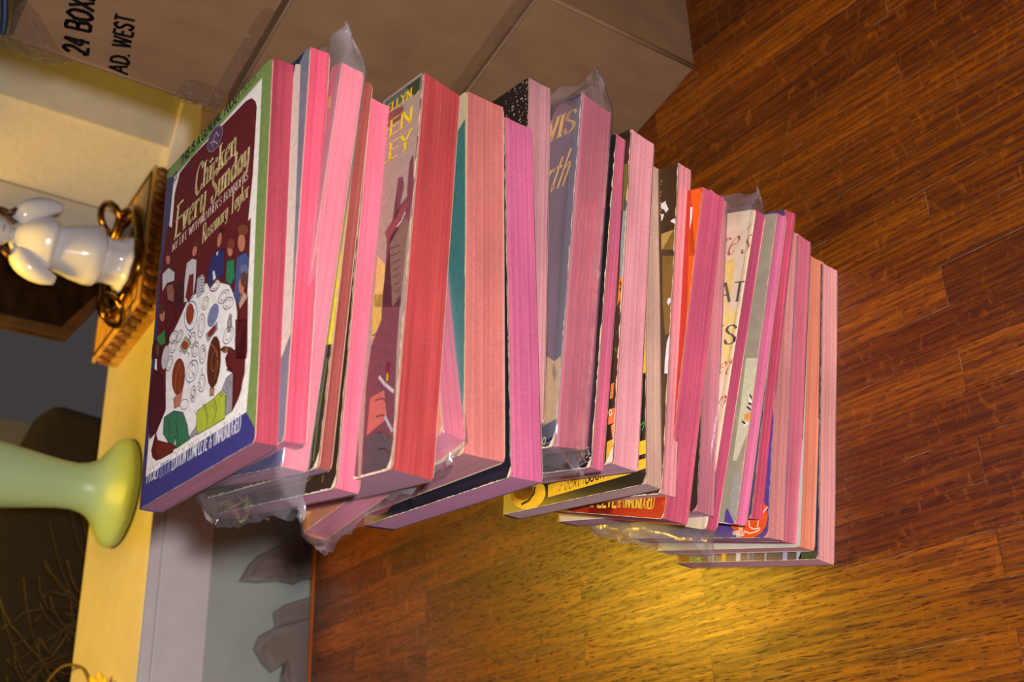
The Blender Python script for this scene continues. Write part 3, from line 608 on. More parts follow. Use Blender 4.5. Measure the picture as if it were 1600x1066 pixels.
PRINTS = {
1: [
 ('P',0,(122,144,78),[(-.21,15.97),(0.34,16.32),(11.39,16.5),(11.38,-.3),(10.77,-.18),(10.04,1.37),(9.97,15.82),(1.32,15.43)]),
 ('P',1,(122,144,78),[(0.6,15.72),(10.43,16.52),(9.92,15.75),(1.26,15.36)]),
 ('P',1,(242,234,222),[(0.94,15.52),(9.97,15.82),(10.04,9.18),(10.19,3.41),(10.04,1.37),(0.46,1.31),(0.45,6.67),(0.8,12.16)]),
 ('P',1,(62,58,122),[(10.04,1.37),(10.85,0.5),(11.26,-.08),(10.87,-.26),(0.2,-.15),(0.46,1.31)]),
 ('P',2,(98,22,30),[(3.03,15.55),(8.51,15.49),(9.06,15.33),(9.45,14.96),(9.61,14.6),(9.56,11.44),(9.35,9.48),(9.6,9.52),(9.64,7.21),(9.61,5.02),(9.6,3.55),(9.56,2.42),(9.32,2.08),(8.85,1.75),(1.57,1.71),(1.06,1.99),(0.85,2.36),(1.23,3.11),(0.48,7.7),(0.28,10.67),(0.67,13.12),(1.19,12.78),(1.22,14.53),(1.65,15.4)]),
 ('P',3,(240,234,228),[(5.5,8.29),(6.84,7.83),(7.9,7.29),(8.52,6.53),(8.81,5.75),(8.85,4.75),(8.73,4.77),(8.79,4.2),(8.11,3.62),(8.73,3.31),(8.82,1.76),(6.55,1.84),(5.57,1.79),(2.45,1.92),(1.75,2.28),(1.24,3.06),(2.17,3.78),(1.84,5.54),(2.05,6.38),(1.79,6.62),(2.26,7.19),(2.77,7.5),(3.64,8.16),(4.71,8.23)]),
 ('S',3,(84,81,79),[(5.5,8.29),(6.84,7.83),(7.9,7.29),(8.52,6.53),(8.81,5.75),(8.85,4.75),(8.73,4.77),(8.79,4.2),(8.11,3.62),(8.73,3.31),(8.82,1.76),(6.55,1.84),(5.57,1.79),(2.45,1.92),(1.75,2.28),(1.24,3.06),(2.17,3.78),(1.84,5.54),(2.05,6.38),(1.79,6.62),(2.26,7.19),(2.77,7.5),(3.64,8.16),(4.71,8.23),(5.5,8.29)],0.04),
 ('P',4,(150,146,150),[(8.73,3.31),(8.82,1.76),(8.22,1.76),(8.23,2.62),(7.79,2.92),(8.15,3.28)]),
 ('S',4,(52,51,52),[(8.73,3.31),(8.82,1.76),(8.22,1.76),(8.23,2.62),(7.79,2.92),(8.15,3.28),(8.73,3.31)],0.04),
 ('P',4,(150,146,150),[(4.92,1.86),(5.58,2.12),(5.7,1.76),(5,1.76)]),
 ('S',4,(52,51,52),[(4.92,1.86),(5.58,2.12),(5.7,1.76),(5,1.76),(4.92,1.86)],0.04),
 ('P',4,(190,120,92),[(1.32,11.11),(1.32,11.01),(1.26,10.96),(1.17,10.95),(1.05,11),(0.94,11.09),(0.85,11.2),(0.8,11.32),(0.81,11.42),(0.87,11.47),(0.96,11.47),(1.08,11.43),(1.19,11.34),(1.28,11.22)]),
 ('P',5,(92,44,28),[(1.36,11.41),(1.34,11.36),(1.27,11.35),(1.16,11.38),(1.03,11.43),(0.9,11.5),(0.81,11.58),(0.77,11.65),(0.79,11.7),(0.87,11.71),(0.98,11.68),(1.11,11.63),(1.23,11.55),(1.32,11.47)]),
 ('P',4,(205,200,200),[(0.51,10.72),(1.21,10.77),(1.99,10.22),(2.02,9.79),(1.17,10),(0.68,9.8)]),
 ('S',4,(71,70,70),[(0.51,10.72),(1.21,10.77),(1.99,10.22),(2.02,9.79),(1.17,10),(0.68,9.8),(0.51,10.72)],0.04),
 ('P',4,(150,95,80),[(1.11,9.89),(1.81,9.74),(2.11,9.24),(2.13,8.73),(1.41,9.07)]),
 ('S',4,(52,33,28),[(1.11,9.89),(1.81,9.74),(2.11,9.24),(2.13,8.73),(1.41,9.07),(1.11,9.89)],0.04),
 ('P',4,(88,22,28),[(1.32,9.17),(2.15,8.6),(2.58,7.82),(1.98,7.54),(1.82,6.86),(1.38,7.63),(1.26,8.68)]),
 ('S',4,(30,7,9),[(1.32,9.17),(2.15,8.6),(2.58,7.82),(1.98,7.54),(1.82,6.86),(1.38,7.63),(1.26,8.68),(1.32,9.17)],0.04),
 ('P',5,(190,120,92),[(1.23,8.44),(1.23,8.3),(1.16,8.21),(1.05,8.2),(0.91,8.25),(0.76,8.36),(0.65,8.51),(0.59,8.67),(0.6,8.81),(0.66,8.9),(0.78,8.91),(0.92,8.86),(1.06,8.75),(1.18,8.6)]),
 ('P',6,(92,44,28),[(1.1,8.77),(1.08,8.67),(1,8.62),(0.87,8.62),(0.71,8.68),(0.56,8.78),(0.44,8.91),(0.39,9.04),(0.4,9.14),(0.48,9.19),(0.62,9.19),(0.77,9.13),(0.93,9.03),(1.04,8.9)]),
 ('P',5,(66,128,66),[(0.53,7.68),(1.37,7.69),(1.6,6.99),(1.05,7.05),(0.47,7.51)]),
 ('S',5,(23,44,23),[(0.53,7.68),(1.37,7.69),(1.6,6.99),(1.05,7.05),(0.47,7.51),(0.53,7.68)],0.04),
 ('P',5,(70,28,28),[(-.27,7.26),(0.28,7.58),(1.17,6.84),(1.09,6.45),(-.03,6.83)]),
 ('S',5,(24,9,9),[(-.27,7.26),(0.28,7.58),(1.17,6.84),(1.09,6.45),(-.03,6.83),(-.27,7.26)],0.04),
 ('P',4,(200,196,196),[(2.08,6.14),(2,5.93),(1.86,5.79),(1.68,5.75),(1.5,5.82),(1.36,5.98),(1.27,6.21),(1.27,6.45),(1.35,6.66),(1.49,6.8),(1.67,6.84),(1.85,6.77),(1.99,6.61),(2.07,6.38)]),
 ('S',5,(150,140,138),[(2.08,6.14),(2,5.93),(1.86,5.79),(1.68,5.75),(1.5,5.82),(1.36,5.98),(1.27,6.21),(1.27,6.45),(1.35,6.66),(1.49,6.8),(1.67,6.84),(1.85,6.77),(1.99,6.61),(2.07,6.38),(2.08,6.14)],0.04),
 ('P',5,(190,120,92),[(0.95,6.88),(0.95,6.74),(0.91,6.65),(0.82,6.62),(0.7,6.66),(0.59,6.76),(0.49,6.9),(0.44,7.05),(0.44,7.19),(0.49,7.28),(0.58,7.31),(0.69,7.27),(0.81,7.17),(0.9,7.03)]),
 ('P',4,(78,22,30),[(0.4,6.19),(1.49,5.5),(1.76,4.61),(2.17,3.78),(1.32,3.04),(0.58,2.92),(0.09,4.88)]),
 ('S',4,(27,7,10),[(0.4,6.19),(1.49,5.5),(1.76,4.61),(2.17,3.78),(1.32,3.04),(0.58,2.92),(0.09,4.88),(0.4,6.19)],0.04),
 ('P',5,(190,120,92),[(4.36,10.23),(4.3,10.15),(4.21,10.11),(4.09,10.12),(3.98,10.18),(3.9,10.27),(3.86,10.38),(3.87,10.49),(3.93,10.57),(4.03,10.6),(4.14,10.59),(4.25,10.54),(4.34,10.44),(4.38,10.34)]),
 ('P',6,(92,44,28),[(4.67,10.47),(4.65,10.42),(4.57,10.4),(4.45,10.43),(4.3,10.49),(4.17,10.57),(4.07,10.66),(4.03,10.74),(4.05,10.79),(4.13,10.81),(4.26,10.78),(4.4,10.72),(4.54,10.63),(4.63,10.55)]),
 ('P',4,(205,198,196),[(3.32,10.12),(3.88,10.1),(4.4,9.85),(4.45,8.88),(4.3,8.15),(3.86,8.08),(3.32,8.25),(3.2,9.32)]),
 ('S',4,(71,69,68),[(3.32,10.12),(3.88,10.1),(4.4,9.85),(4.45,8.88),(4.3,8.15),(3.86,8.08),(3.32,8.25),(3.2,9.32),(3.32,10.12)],0.04),
 ('P',5,(120,30,34),[(3.72,9.36),(4.18,9.24),(4.25,8.29),(3.86,8.08),(3.48,8.47)]),
 ('S',5,(42,10,11),[(3.72,9.36),(4.18,9.24),(4.25,8.29),(3.86,8.08),(3.48,8.47),(3.72,9.36)],0.04),
 ('P',5,(70,24,30),[(3.29,8.6),(3.29,8.28),(3.2,8.06),(3.01,7.98),(2.78,8.07),(2.54,8.3),(2.34,8.64),(2.23,9.01),(2.22,9.34),(2.32,9.57),(2.51,9.64),(2.75,9.54),(2.99,9.3),(3.18,8.97)]),
 ('P',4,(196,190,196),[(5.16,8.85),(5.38,8.64),(5.42,7.96),(4.76,7.91),(4.57,8.29),(4.62,8.88)]),
 ('S',4,(68,66,68),[(5.16,8.85),(5.38,8.64),(5.42,7.96),(4.76,7.91),(4.57,8.29),(4.62,8.88),(5.16,8.85)],0.04),
 ('S',5,(110,100,108),[(4.6,8.83),(4.96,8.8),(5.31,8.7)],0.04),
 ('S',5,(110,100,108),[(4.62,8.68),(4.98,8.66),(5.33,8.55)],0.04),
 ('S',5,(110,100,108),[(4.64,8.54),(5,8.52),(5.35,8.41)],0.04),
 ('S',5,(110,100,108),[(4.66,8.4),(5.03,8.38),(5.37,8.27)],0.04),
 ('S',5,(110,100,108),[(4.68,8.26),(5.05,8.24),(5.39,8.13)],0.04),
 ('S',5,(110,100,108),[(4.71,8.12),(5.07,8.1),(5.41,7.99)],0.04),
 ('P',5,(190,120,92),[(6.89,9.69),(6.84,9.57),(6.77,9.49),(6.68,9.47),(6.59,9.51),(6.52,9.61),(6.48,9.75),(6.48,9.89),(6.53,10.01),(6.61,10.09),(6.7,10.11),(6.79,10.07),(6.86,9.97),(6.89,9.83)]),
 ('P',6,(50,24,28),[(7.08,10.07),(7.07,10.02),(7.01,10),(6.92,10.01),(6.82,10.06),(6.72,10.12),(6.65,10.2),(6.62,10.27),(6.64,10.33),(6.7,10.35),(6.78,10.33),(6.89,10.29),(6.98,10.22),(7.05,10.14)]),
 ('P',4,(48,46,104),[(6,9.35),(6.44,9.42),(7.23,9.15),(7.35,7.97),(6.63,7.99),(6.02,7.85),(5.75,8.19),(5.78,8.9)]),
 ('S',4,(16,16,36),[(6,9.35),(6.44,9.42),(7.23,9.15),(7.35,7.97),(6.63,7.99),(6.02,7.85),(5.75,8.19),(5.78,8.9),(6,9.35)],0.04),
 ('P',5,(240,234,228),[(6.17,8.59),(6.37,8.54),(6.58,8.1),(6.3,8.1)]),
 ('S',5,(84,81,79),[(6.17,8.59),(6.37,8.54),(6.58,8.1),(6.3,8.1),(6.17,8.59)],0.04),
 ('P',5,(240,234,228),[(6.42,9.3),(6.65,9.32),(6.58,9.05)]),
 ('S',5,(84,81,79),[(6.42,9.3),(6.65,9.32),(6.58,9.05),(6.42,9.3)],0.04),
 ('P',5,(190,120,92),[(8.06,8.73),(8.05,8.62),(7.99,8.55),(7.89,8.54),(7.78,8.59),(7.67,8.69),(7.59,8.81),(7.55,8.95),(7.56,9.06),(7.62,9.12),(7.71,9.13),(7.83,9.08),(7.94,8.99),(8.02,8.86)]),
 ('P',6,(120,60,36),[(8.25,8.94),(8.23,8.85),(8.14,8.8),(8,8.82),(7.84,8.88),(7.69,8.99),(7.58,9.12),(7.53,9.25),(7.56,9.34),(7.65,9.38),(7.79,9.37),(7.95,9.3),(8.1,9.19),(8.21,9.06)]),
 ('P',4,(44,122,78),[(7.53,8.48),(8.23,8.29),(8.39,7.38),(8.08,7.21),(7.55,7.6)]),
 ('S',4,(15,42,27),[(7.53,8.48),(8.23,8.29),(8.39,7.38),(8.08,7.21),(7.55,7.6),(7.53,8.48)],0.04),
 ('P',5,(190,120,92),[(9.21,8.59),(9.19,8.42),(9.11,8.31),(8.99,8.29),(8.83,8.36),(8.68,8.5),(8.57,8.69),(8.51,8.89),(8.53,9.06),(8.61,9.17),(8.74,9.19),(8.89,9.12),(9.04,8.98),(9.15,8.79)]),
 ('P',6,(120,66,40),[(9.45,9.03),(9.42,8.95),(9.29,8.92),(9.1,8.96),(8.88,9.06),(8.67,9.19),(8.52,9.34),(8.46,9.47),(8.5,9.56),(8.63,9.58),(8.82,9.54),(9.04,9.44),(9.25,9.31),(9.39,9.16)]),
 ('P',4,(70,84,132),[(8.5,8.25),(9.34,8.13),(9.58,7.8),(9.58,7.13),(9.29,6.46),(8.81,6.03),(8.39,6.64),(8.43,7.3)]),
 ('S',4,(24,29,46),[(8.5,8.25),(9.34,8.13),(9.58,7.8),(9.58,7.13),(9.29,6.46),(8.81,6.03),(8.39,6.64),(8.43,7.3),(8.5,8.25)],0.04),
 ('P',5,(104,108,140),[(9.66,7.23),(9.63,7.15),(9.53,7.11),(9.36,7.14),(9.17,7.21),(9,7.33),(8.87,7.46),(8.81,7.58),(8.85,7.66),(8.96,7.7),(9.12,7.67),(9.31,7.6),(9.49,7.48),(9.61,7.35)]),
 ('P',5,(190,120,92),[(9.35,6.66),(9.34,6.52),(9.28,6.43),(9.18,6.4),(9.06,6.45),(8.94,6.56),(8.86,6.71),(8.81,6.87),(8.82,7.01),(8.88,7.11),(8.98,7.13),(9.1,7.09),(9.22,6.97),(9.3,6.82)]),
 ('P',6,(96,60,50),[(9.6,6.84),(9.59,6.7),(9.51,6.61),(9.4,6.59),(9.26,6.65),(9.12,6.77),(9.02,6.92),(8.98,7.09),(8.99,7.23),(9.06,7.32),(9.18,7.34),(9.32,7.28),(9.46,7.16),(9.56,7)]),
 ('P',4,(196,150,130),[(8.77,6.44),(9.35,6.44),(9.67,6.09),(9.02,5.79)]),
 ('S',4,(68,52,45),[(8.77,6.44),(9.35,6.44),(9.67,6.09),(9.02,5.79),(8.77,6.44)],0.04),
 ('P',4,(100,28,28),[(9.02,5.79),(9.69,6.08),(9.88,3.86),(9.83,3.53),(8.95,3.82),(8.93,4.72)]),
 ('S',4,(35,9,9),[(9.02,5.79),(9.69,6.08),(9.88,3.86),(9.83,3.53),(8.95,3.82),(8.93,4.72),(9.02,5.79)],0.04),
 ('P',4,(96,28,28),[(8.7,5.49),(9.66,5.14),(9.76,2.98),(9.32,2.08),(8.91,1.92),(8.83,3.17),(8.53,3.51),(8.09,3.79),(7.95,4.16),(8.25,4.42),(8.83,4.18)]),
 ('S',4,(33,9,9),[(8.7,5.49),(9.66,5.14),(9.76,2.98),(9.32,2.08),(8.91,1.92),(8.83,3.17),(8.53,3.51),(8.09,3.79),(7.95,4.16),(8.25,4.42),(8.83,4.18),(8.7,5.49)],0.04),
 ('P',5,(190,120,92),[(8.18,4.44),(8.16,4.37),(8.08,4.34),(7.97,4.35),(7.83,4.4),(7.7,4.47),(7.6,4.56),(7.56,4.65),(7.58,4.71),(7.66,4.74),(7.78,4.73),(7.92,4.69),(8.05,4.61),(8.14,4.52)]),
 ('P',5,(92,44,28),[(8.67,4.27),(8.62,4.24),(8.45,4.25),(8.21,4.31),(7.94,4.4),(7.69,4.51),(7.51,4.62),(7.44,4.69),(7.49,4.73),(7.66,4.71),(7.91,4.65),(8.18,4.56),(8.43,4.45),(8.6,4.35)]),
 ('P',5,(88,40,22),[(7.55,4.11),(7.47,3.67),(7.28,3.35),(7.01,3.24),(6.72,3.34),(6.45,3.64),(6.27,4.09),(6.21,4.6),(6.29,5.06),(6.48,5.38),(6.76,5.49),(7.06,5.37),(7.32,5.06),(7.49,4.61)]),
 ('S',6,(150,84,48),[(7.21,4.28),(7.15,4.11),(7.04,4),(6.91,3.97),(6.79,4.01),(6.69,4.14),(6.64,4.31),(6.65,4.5),(6.71,4.67),(6.82,4.79),(6.95,4.82),(7.07,4.77),(7.17,4.64),(7.22,4.47),(7.21,4.28)],0.06),
 ('S',6,(160,90,50),[(6.44,5.29),(6.99,4.87),(7.33,4.15),(7.04,3.59)],0.05),
 ('P',5,(190,120,92),[(6.65,3.33),(7.09,3.19),(7.07,2.92),(6.69,3.01)]),
 ('S',5,(66,42,32),[(6.65,3.33),(7.09,3.19),(7.07,2.92),(6.69,3.01),(6.65,3.33)],0.04),
 ('P',5,(176,186,58),[(5.53,2.73),(6.17,2.76),(7.03,2.77),(7.73,2.89),(8.19,2.55),(8.24,1.65),(7.18,1.66),(5.71,1.71),(5.52,2.13)]),
 ('S',5,(61,65,20),[(5.53,2.73),(6.17,2.76),(7.03,2.77),(7.73,2.89),(8.19,2.55),(8.24,1.65),(7.18,1.66),(5.71,1.71),(5.52,2.13),(5.53,2.73)],0.04),
 ('S',6,(110,120,40),[(6.31,2.67),(6.63,2.14),(6.5,1.75)],0.06),
 ('S',6,(110,120,40),[(7.15,2.74),(7.46,2.22),(7.17,1.77)],0.06),
 ('P',5,(132,54,26),[(4.05,4.63),(3.98,4.31),(3.79,4.09),(3.5,4.04),(3.18,4.14),(2.89,4.4),(2.68,4.75),(2.6,5.14),(2.67,5.47),(2.87,5.69),(3.17,5.75),(3.49,5.63),(3.78,5.36),(3.98,5.01)]),
 ('P',5,(190,120,92),[(2.97,4.01),(3.94,4.29),(3.74,3.49),(3.11,3.56)]),
 ('S',5,(66,42,32),[(2.97,4.01),(3.94,4.29),(3.74,3.49),(3.11,3.56),(2.97,4.01)],0.04),
 ('S',6,(190,100,50),[(3.4,5.45),(3.06,5.03),(3.07,4.21)],0.06),
 ('S',6,(190,100,50),[(3.72,5.17),(3.52,4.77),(3.55,4.18)],0.05),
 ('P',5,(58,116,82),[(2.06,3.46),(3.06,3.46),(4.1,3.09),(4.65,2.38),(4.95,1.72),(3.62,1.7),(3.49,2.26),(3.36,1.76),(2.77,2.18),(2.11,2.76)]),
 ('S',5,(20,40,28),[(2.06,3.46),(3.06,3.46),(4.1,3.09),(4.65,2.38),(4.95,1.72),(3.62,1.7),(3.49,2.26),(3.36,1.76),(2.77,2.18),(2.11,2.76),(2.06,3.46)],0.04),
 ('S',6,(34,70,52),[(3.52,3.15),(3.56,2.58),(3.98,1.68)],0.06),
 ('S',6,(34,70,52),[(2.68,3.28),(2.76,2.24)],0.05),
 ('P',6,(110,36,26),[(1.31,2.69),(3.33,1.94),(3.36,1.63),(2.01,1.67),(1.52,1.83)]),
 ('S',6,(38,12,9),[(1.31,2.69),(3.33,1.94),(3.36,1.63),(2.01,1.67),(1.52,1.83),(1.31,2.69)],0.04),
 ('P',6,(240,234,228),[(4.64,3.21),(4.53,3.16),(4.36,3.15),(4.16,3.2),(3.97,3.28),(3.83,3.39),(3.76,3.5),(3.78,3.59),(3.89,3.65),(4.07,3.65),(4.27,3.61),(4.46,3.52),(4.6,3.41),(4.67,3.3)]),
 ('S',7,(150,140,138),[(4.64,3.21),(4.53,3.16),(4.36,3.15),(4.16,3.2),(3.97,3.28),(3.83,3.39),(3.76,3.5),(3.78,3.59),(3.89,3.65),(4.07,3.65),(4.27,3.61),(4.46,3.52),(4.6,3.41),(4.67,3.3),(4.64,3.21)],0.04),
 ('P',4,(240,234,228),[(4.89,7.03),(4.8,6.78),(4.6,6.63),(4.31,6.62),(4.01,6.74),(3.74,6.98),(3.56,7.28),(3.51,7.6),(3.61,7.85),(3.82,8),(4.11,8.01),(4.42,7.88),(4.68,7.64),(4.85,7.33)]),
 ('S',5,(120,130,170),[(4.89,7.03),(4.8,6.78),(4.6,6.63),(4.31,6.62),(4.01,6.74),(3.74,6.98),(3.56,7.28),(3.51,7.6),(3.61,7.85),(3.82,8),(4.11,8.01),(4.42,7.88),(4.68,7.64),(4.85,7.33),(4.89,7.03)],0.06),
 ('S',5,(90,84,88),[(4.59,7.15),(4.54,7),(4.42,6.91),(4.27,6.9),(4.1,6.96),(3.95,7.1),(3.86,7.28),(3.83,7.47),(3.88,7.62),(4,7.71),(4.16,7.72),(4.33,7.65),(4.48,7.51),(4.57,7.34),(4.59,7.15)],0.03),
 ('P',4,(128,132,168),[(6.96,6.27),(6.81,6.12),(6.6,6.05),(6.38,6.05),(6.18,6.15),(6.05,6.31),(6.01,6.51),(6.08,6.7),(6.23,6.86),(6.44,6.93),(6.67,6.92),(6.86,6.82),(6.99,6.66),(7.02,6.46)]),
 ('S',5,(104,110,150),[(6.96,6.27),(6.81,6.12),(6.6,6.05),(6.38,6.05),(6.18,6.15),(6.05,6.31),(6.01,6.51),(6.08,6.7),(6.23,6.86),(6.44,6.93),(6.67,6.92),(6.86,6.82),(6.99,6.66),(7.02,6.46),(6.96,6.27)],0.06),
 ('S',5,(90,84,88),[(6.76,6.37),(6.67,6.28),(6.55,6.23),(6.43,6.23),(6.32,6.28),(6.25,6.38),(6.24,6.49),(6.28,6.61),(6.37,6.7),(6.49,6.75),(6.61,6.74),(6.72,6.69),(6.79,6.6),(6.8,6.48),(6.76,6.37)],0.03),
 ('P',4,(240,234,228),[(5.27,4.43),(5.11,4.28),(4.88,4.2),(4.61,4.22),(4.37,4.32),(4.2,4.5),(4.13,4.7),(4.19,4.9),(4.36,5.05),(4.6,5.13),(4.87,5.11),(5.11,5),(5.27,4.83),(5.33,4.62)]),
 ('S',5,(120,130,170),[(5.27,4.43),(5.11,4.28),(4.88,4.2),(4.61,4.22),(4.37,4.32),(4.2,4.5),(4.13,4.7),(4.19,4.9),(4.36,5.05),(4.6,5.13),(4.87,5.11),(5.11,5),(5.27,4.83),(5.33,4.62),(5.27,4.43)],0.06),
 ('S',5,(90,84,88),[(5.03,4.53),(4.94,4.44),(4.8,4.39),(4.66,4.4),(4.52,4.46),(4.43,4.55),(4.4,4.68),(4.44,4.79),(4.53,4.89),(4.67,4.93),(4.82,4.93),(4.95,4.87),(5.04,4.77),(5.07,4.65),(5.03,4.53)],0.03),
 ('P',4,(240,234,228),[(5.73,6.3),(5.68,6.09),(5.56,5.96),(5.41,5.92),(5.25,5.98),(5.12,6.13),(5.04,6.35),(5.02,6.58),(5.08,6.79),(5.19,6.93),(5.35,6.97),(5.51,6.9),(5.64,6.74),(5.72,6.53)]),
 ('S',5,(150,140,138),[(5.73,6.3),(5.68,6.09),(5.56,5.96),(5.41,5.92),(5.25,5.98),(5.12,6.13),(5.04,6.35),(5.02,6.58),(5.08,6.79),(5.19,6.93),(5.35,6.97),(5.51,6.9),(5.64,6.74),(5.72,6.53),(5.73,6.3)],0.06),
 ('S',5,(90,84,88),[(5.58,6.36),(5.54,6.24),(5.48,6.15),(5.4,6.13),(5.31,6.16),(5.23,6.25),(5.19,6.38),(5.18,6.52),(5.21,6.64),(5.28,6.73),(5.36,6.75),(5.45,6.72),(5.52,6.63),(5.57,6.5),(5.58,6.36)],0.03),
 ('P',4,(240,234,228),[(7.78,6.72),(7.57,6.69),(7.34,6.7),(7.13,6.77),(6.98,6.87),(6.93,6.98),(6.98,7.09),(7.12,7.17),(7.33,7.2),(7.56,7.18),(7.77,7.12),(7.92,7.02),(7.97,6.9),(7.92,6.8)]),
 ('S',5,(150,140,138),[(7.78,6.72),(7.57,6.69),(7.34,6.7),(7.13,6.77),(6.98,6.87),(6.93,6.98),(6.98,7.09),(7.12,7.17),(7.33,7.2),(7.56,7.18),(7.77,7.12),(7.92,7.02),(7.97,6.9),(7.92,6.8),(7.78,6.72)],0.06),
 ('S',5,(90,84,88),[(7.63,6.82),(7.51,6.8),(7.37,6.81),(7.26,6.84),(7.17,6.9),(7.15,6.96),(7.18,7.02),(7.27,7.07),(7.39,7.09),(7.53,7.08),(7.65,7.04),(7.73,6.99),(7.75,6.93),(7.72,6.86),(7.63,6.82)],0.03),
 ('P',4,(240,234,228),[(8.31,6.23),(8.16,6.2),(7.95,6.22),(7.74,6.29),(7.57,6.39),(7.47,6.52),(7.46,6.63),(7.55,6.72),(7.71,6.75),(7.92,6.73),(8.13,6.66),(8.29,6.55),(8.39,6.43),(8.4,6.32)]),
 ('S',5,(150,140,138),[(8.31,6.23),(8.16,6.2),(7.95,6.22),(7.74,6.29),(7.57,6.39),(7.47,6.52),(7.46,6.63),(7.55,6.72),(7.71,6.75),(7.92,6.73),(8.13,6.66),(8.29,6.55),(8.39,6.43),(8.4,6.32),(8.31,6.23)],0.06),
 ('S',5,(90,84,88),[(8.14,6.34),(8.05,6.32),(7.93,6.33),(7.82,6.36),(7.72,6.42),(7.67,6.49),(7.67,6.56),(7.72,6.61),(7.82,6.63),(7.94,6.62),(8.05,6.58),(8.15,6.52),(8.2,6.46),(8.2,6.39),(8.14,6.34)],0.03),
 ('P',4,(240,234,228),[(6.87,7.56),(6.69,7.54),(6.47,7.56),(6.27,7.64),(6.11,7.74),(6.04,7.86),(6.07,7.96),(6.19,8.03),(6.37,8.05),(6.59,8.02),(6.8,7.95),(6.95,7.84),(7.01,7.73),(6.99,7.63)]),
 ('S',5,(150,60,50),[(6.87,7.56),(6.69,7.54),(6.47,7.56),(6.27,7.64),(6.11,7.74),(6.04,7.86),(6.07,7.96),(6.19,8.03),(6.37,8.05),(6.59,8.02),(6.8,7.95),(6.95,7.84),(7.01,7.73),(6.99,7.63),(6.87,7.56)],0.06),
 ('S',5,(90,84,88),[(6.72,7.66),(6.61,7.65),(6.49,7.66),(6.37,7.7),(6.29,7.76),(6.25,7.83),(6.27,7.88),(6.34,7.92),(6.45,7.94),(6.58,7.92),(6.69,7.88),(6.78,7.83),(6.81,7.76),(6.79,7.7),(6.72,7.66)],0.03),
 ('P',4,(240,234,228),[(5.96,7.18),(5.87,7.1),(5.73,7.06),(5.58,7.08),(5.43,7.15),(5.33,7.26),(5.29,7.38),(5.31,7.5),(5.4,7.59),(5.54,7.63),(5.69,7.61),(5.84,7.54),(5.94,7.43),(5.98,7.3)]),
 ('S',5,(170,170,90),[(5.96,7.18),(5.87,7.1),(5.73,7.06),(5.58,7.08),(5.43,7.15),(5.33,7.26),(5.29,7.38),(5.31,7.5),(5.4,7.59),(5.54,7.63),(5.69,7.61),(5.84,7.54),(5.94,7.43),(5.98,7.3),(5.96,7.18)],0.06),
 ('S',5,(90,84,88),[(5.81,7.26),(5.76,7.2),(5.68,7.18),(5.6,7.19),(5.52,7.22),(5.46,7.29),(5.44,7.36),(5.46,7.43),(5.51,7.48),(5.59,7.51),(5.68,7.5),(5.75,7.46),(5.81,7.4),(5.83,7.33),(5.81,7.26)],0.03),
 ('P',4,(240,234,228),[(4.89,5.95),(4.82,5.83),(4.7,5.75),(4.56,5.74),(4.43,5.8),(4.32,5.91),(4.26,6.06),(4.27,6.21),(4.34,6.33),(4.46,6.41),(4.6,6.42),(4.74,6.36),(4.84,6.24),(4.9,6.1)]),
 ('S',5,(150,140,138),[(4.89,5.95),(4.82,5.83),(4.7,5.75),(4.56,5.74),(4.43,5.8),(4.32,5.91),(4.26,6.06),(4.27,6.21),(4.34,6.33),(4.46,6.41),(4.6,6.42),(4.74,6.36),(4.84,6.24),(4.9,6.1),(4.89,5.95)],0.06),
 ('S',5,(90,84,88),[(4.75,6.01),(4.71,5.93),(4.64,5.89),(4.57,5.88),(4.49,5.91),(4.43,5.97),(4.41,6.06),(4.41,6.15),(4.45,6.22),(4.52,6.27),(4.6,6.28),(4.67,6.25),(4.73,6.18),(4.76,6.1),(4.75,6.01)],0.03),
 ('P',4,(240,234,228),[(5.28,5.4),(5.21,5.29),(5.08,5.23),(4.93,5.23),(4.77,5.3),(4.64,5.41),(4.57,5.56),(4.57,5.7),(4.64,5.81),(4.77,5.87),(4.93,5.87),(5.09,5.8),(5.21,5.69),(5.28,5.54)]),
 ('S',5,(150,140,138),[(5.28,5.4),(5.21,5.29),(5.08,5.23),(4.93,5.23),(4.77,5.3),(4.64,5.41),(4.57,5.56),(4.57,5.7),(4.64,5.81),(4.77,5.87),(4.93,5.87),(5.09,5.8),(5.21,5.69),(5.28,5.54),(5.28,5.4)],0.06),
 ('S',5,(90,84,88),[(5.12,5.47),(5.08,5.4),(5.01,5.36),(4.92,5.36),(4.83,5.4),(4.77,5.46),(4.73,5.55),(4.73,5.63),(4.77,5.7),(4.84,5.74),(4.93,5.74),(5.02,5.7),(5.09,5.64),(5.13,5.55),(5.12,5.47)],0.03),
 ('P',4,(240,234,228),[(6.03,4.96),(6,4.81),(5.91,4.7),(5.78,4.67),(5.63,4.72),(5.5,4.85),(5.41,5.02),(5.38,5.2),(5.42,5.36),(5.51,5.47),(5.64,5.5),(5.78,5.44),(5.91,5.32),(6,5.15)]),
 ('S',5,(150,140,138),[(6.03,4.96),(6,4.81),(5.91,4.7),(5.78,4.67),(5.63,4.72),(5.5,4.85),(5.41,5.02),(5.38,5.2),(5.42,5.36),(5.51,5.47),(5.64,5.5),(5.78,5.44),(5.91,5.32),(6,5.15),(6.03,4.96)],0.06),
 ('S',5,(90,84,88),[(5.89,5.02),(5.87,4.92),(5.82,4.86),(5.75,4.84),(5.67,4.87),(5.6,4.94),(5.55,5.04),(5.53,5.15),(5.55,5.25),(5.6,5.31),(5.67,5.33),(5.75,5.3),(5.82,5.23),(5.87,5.13),(5.89,5.02)],0.03),
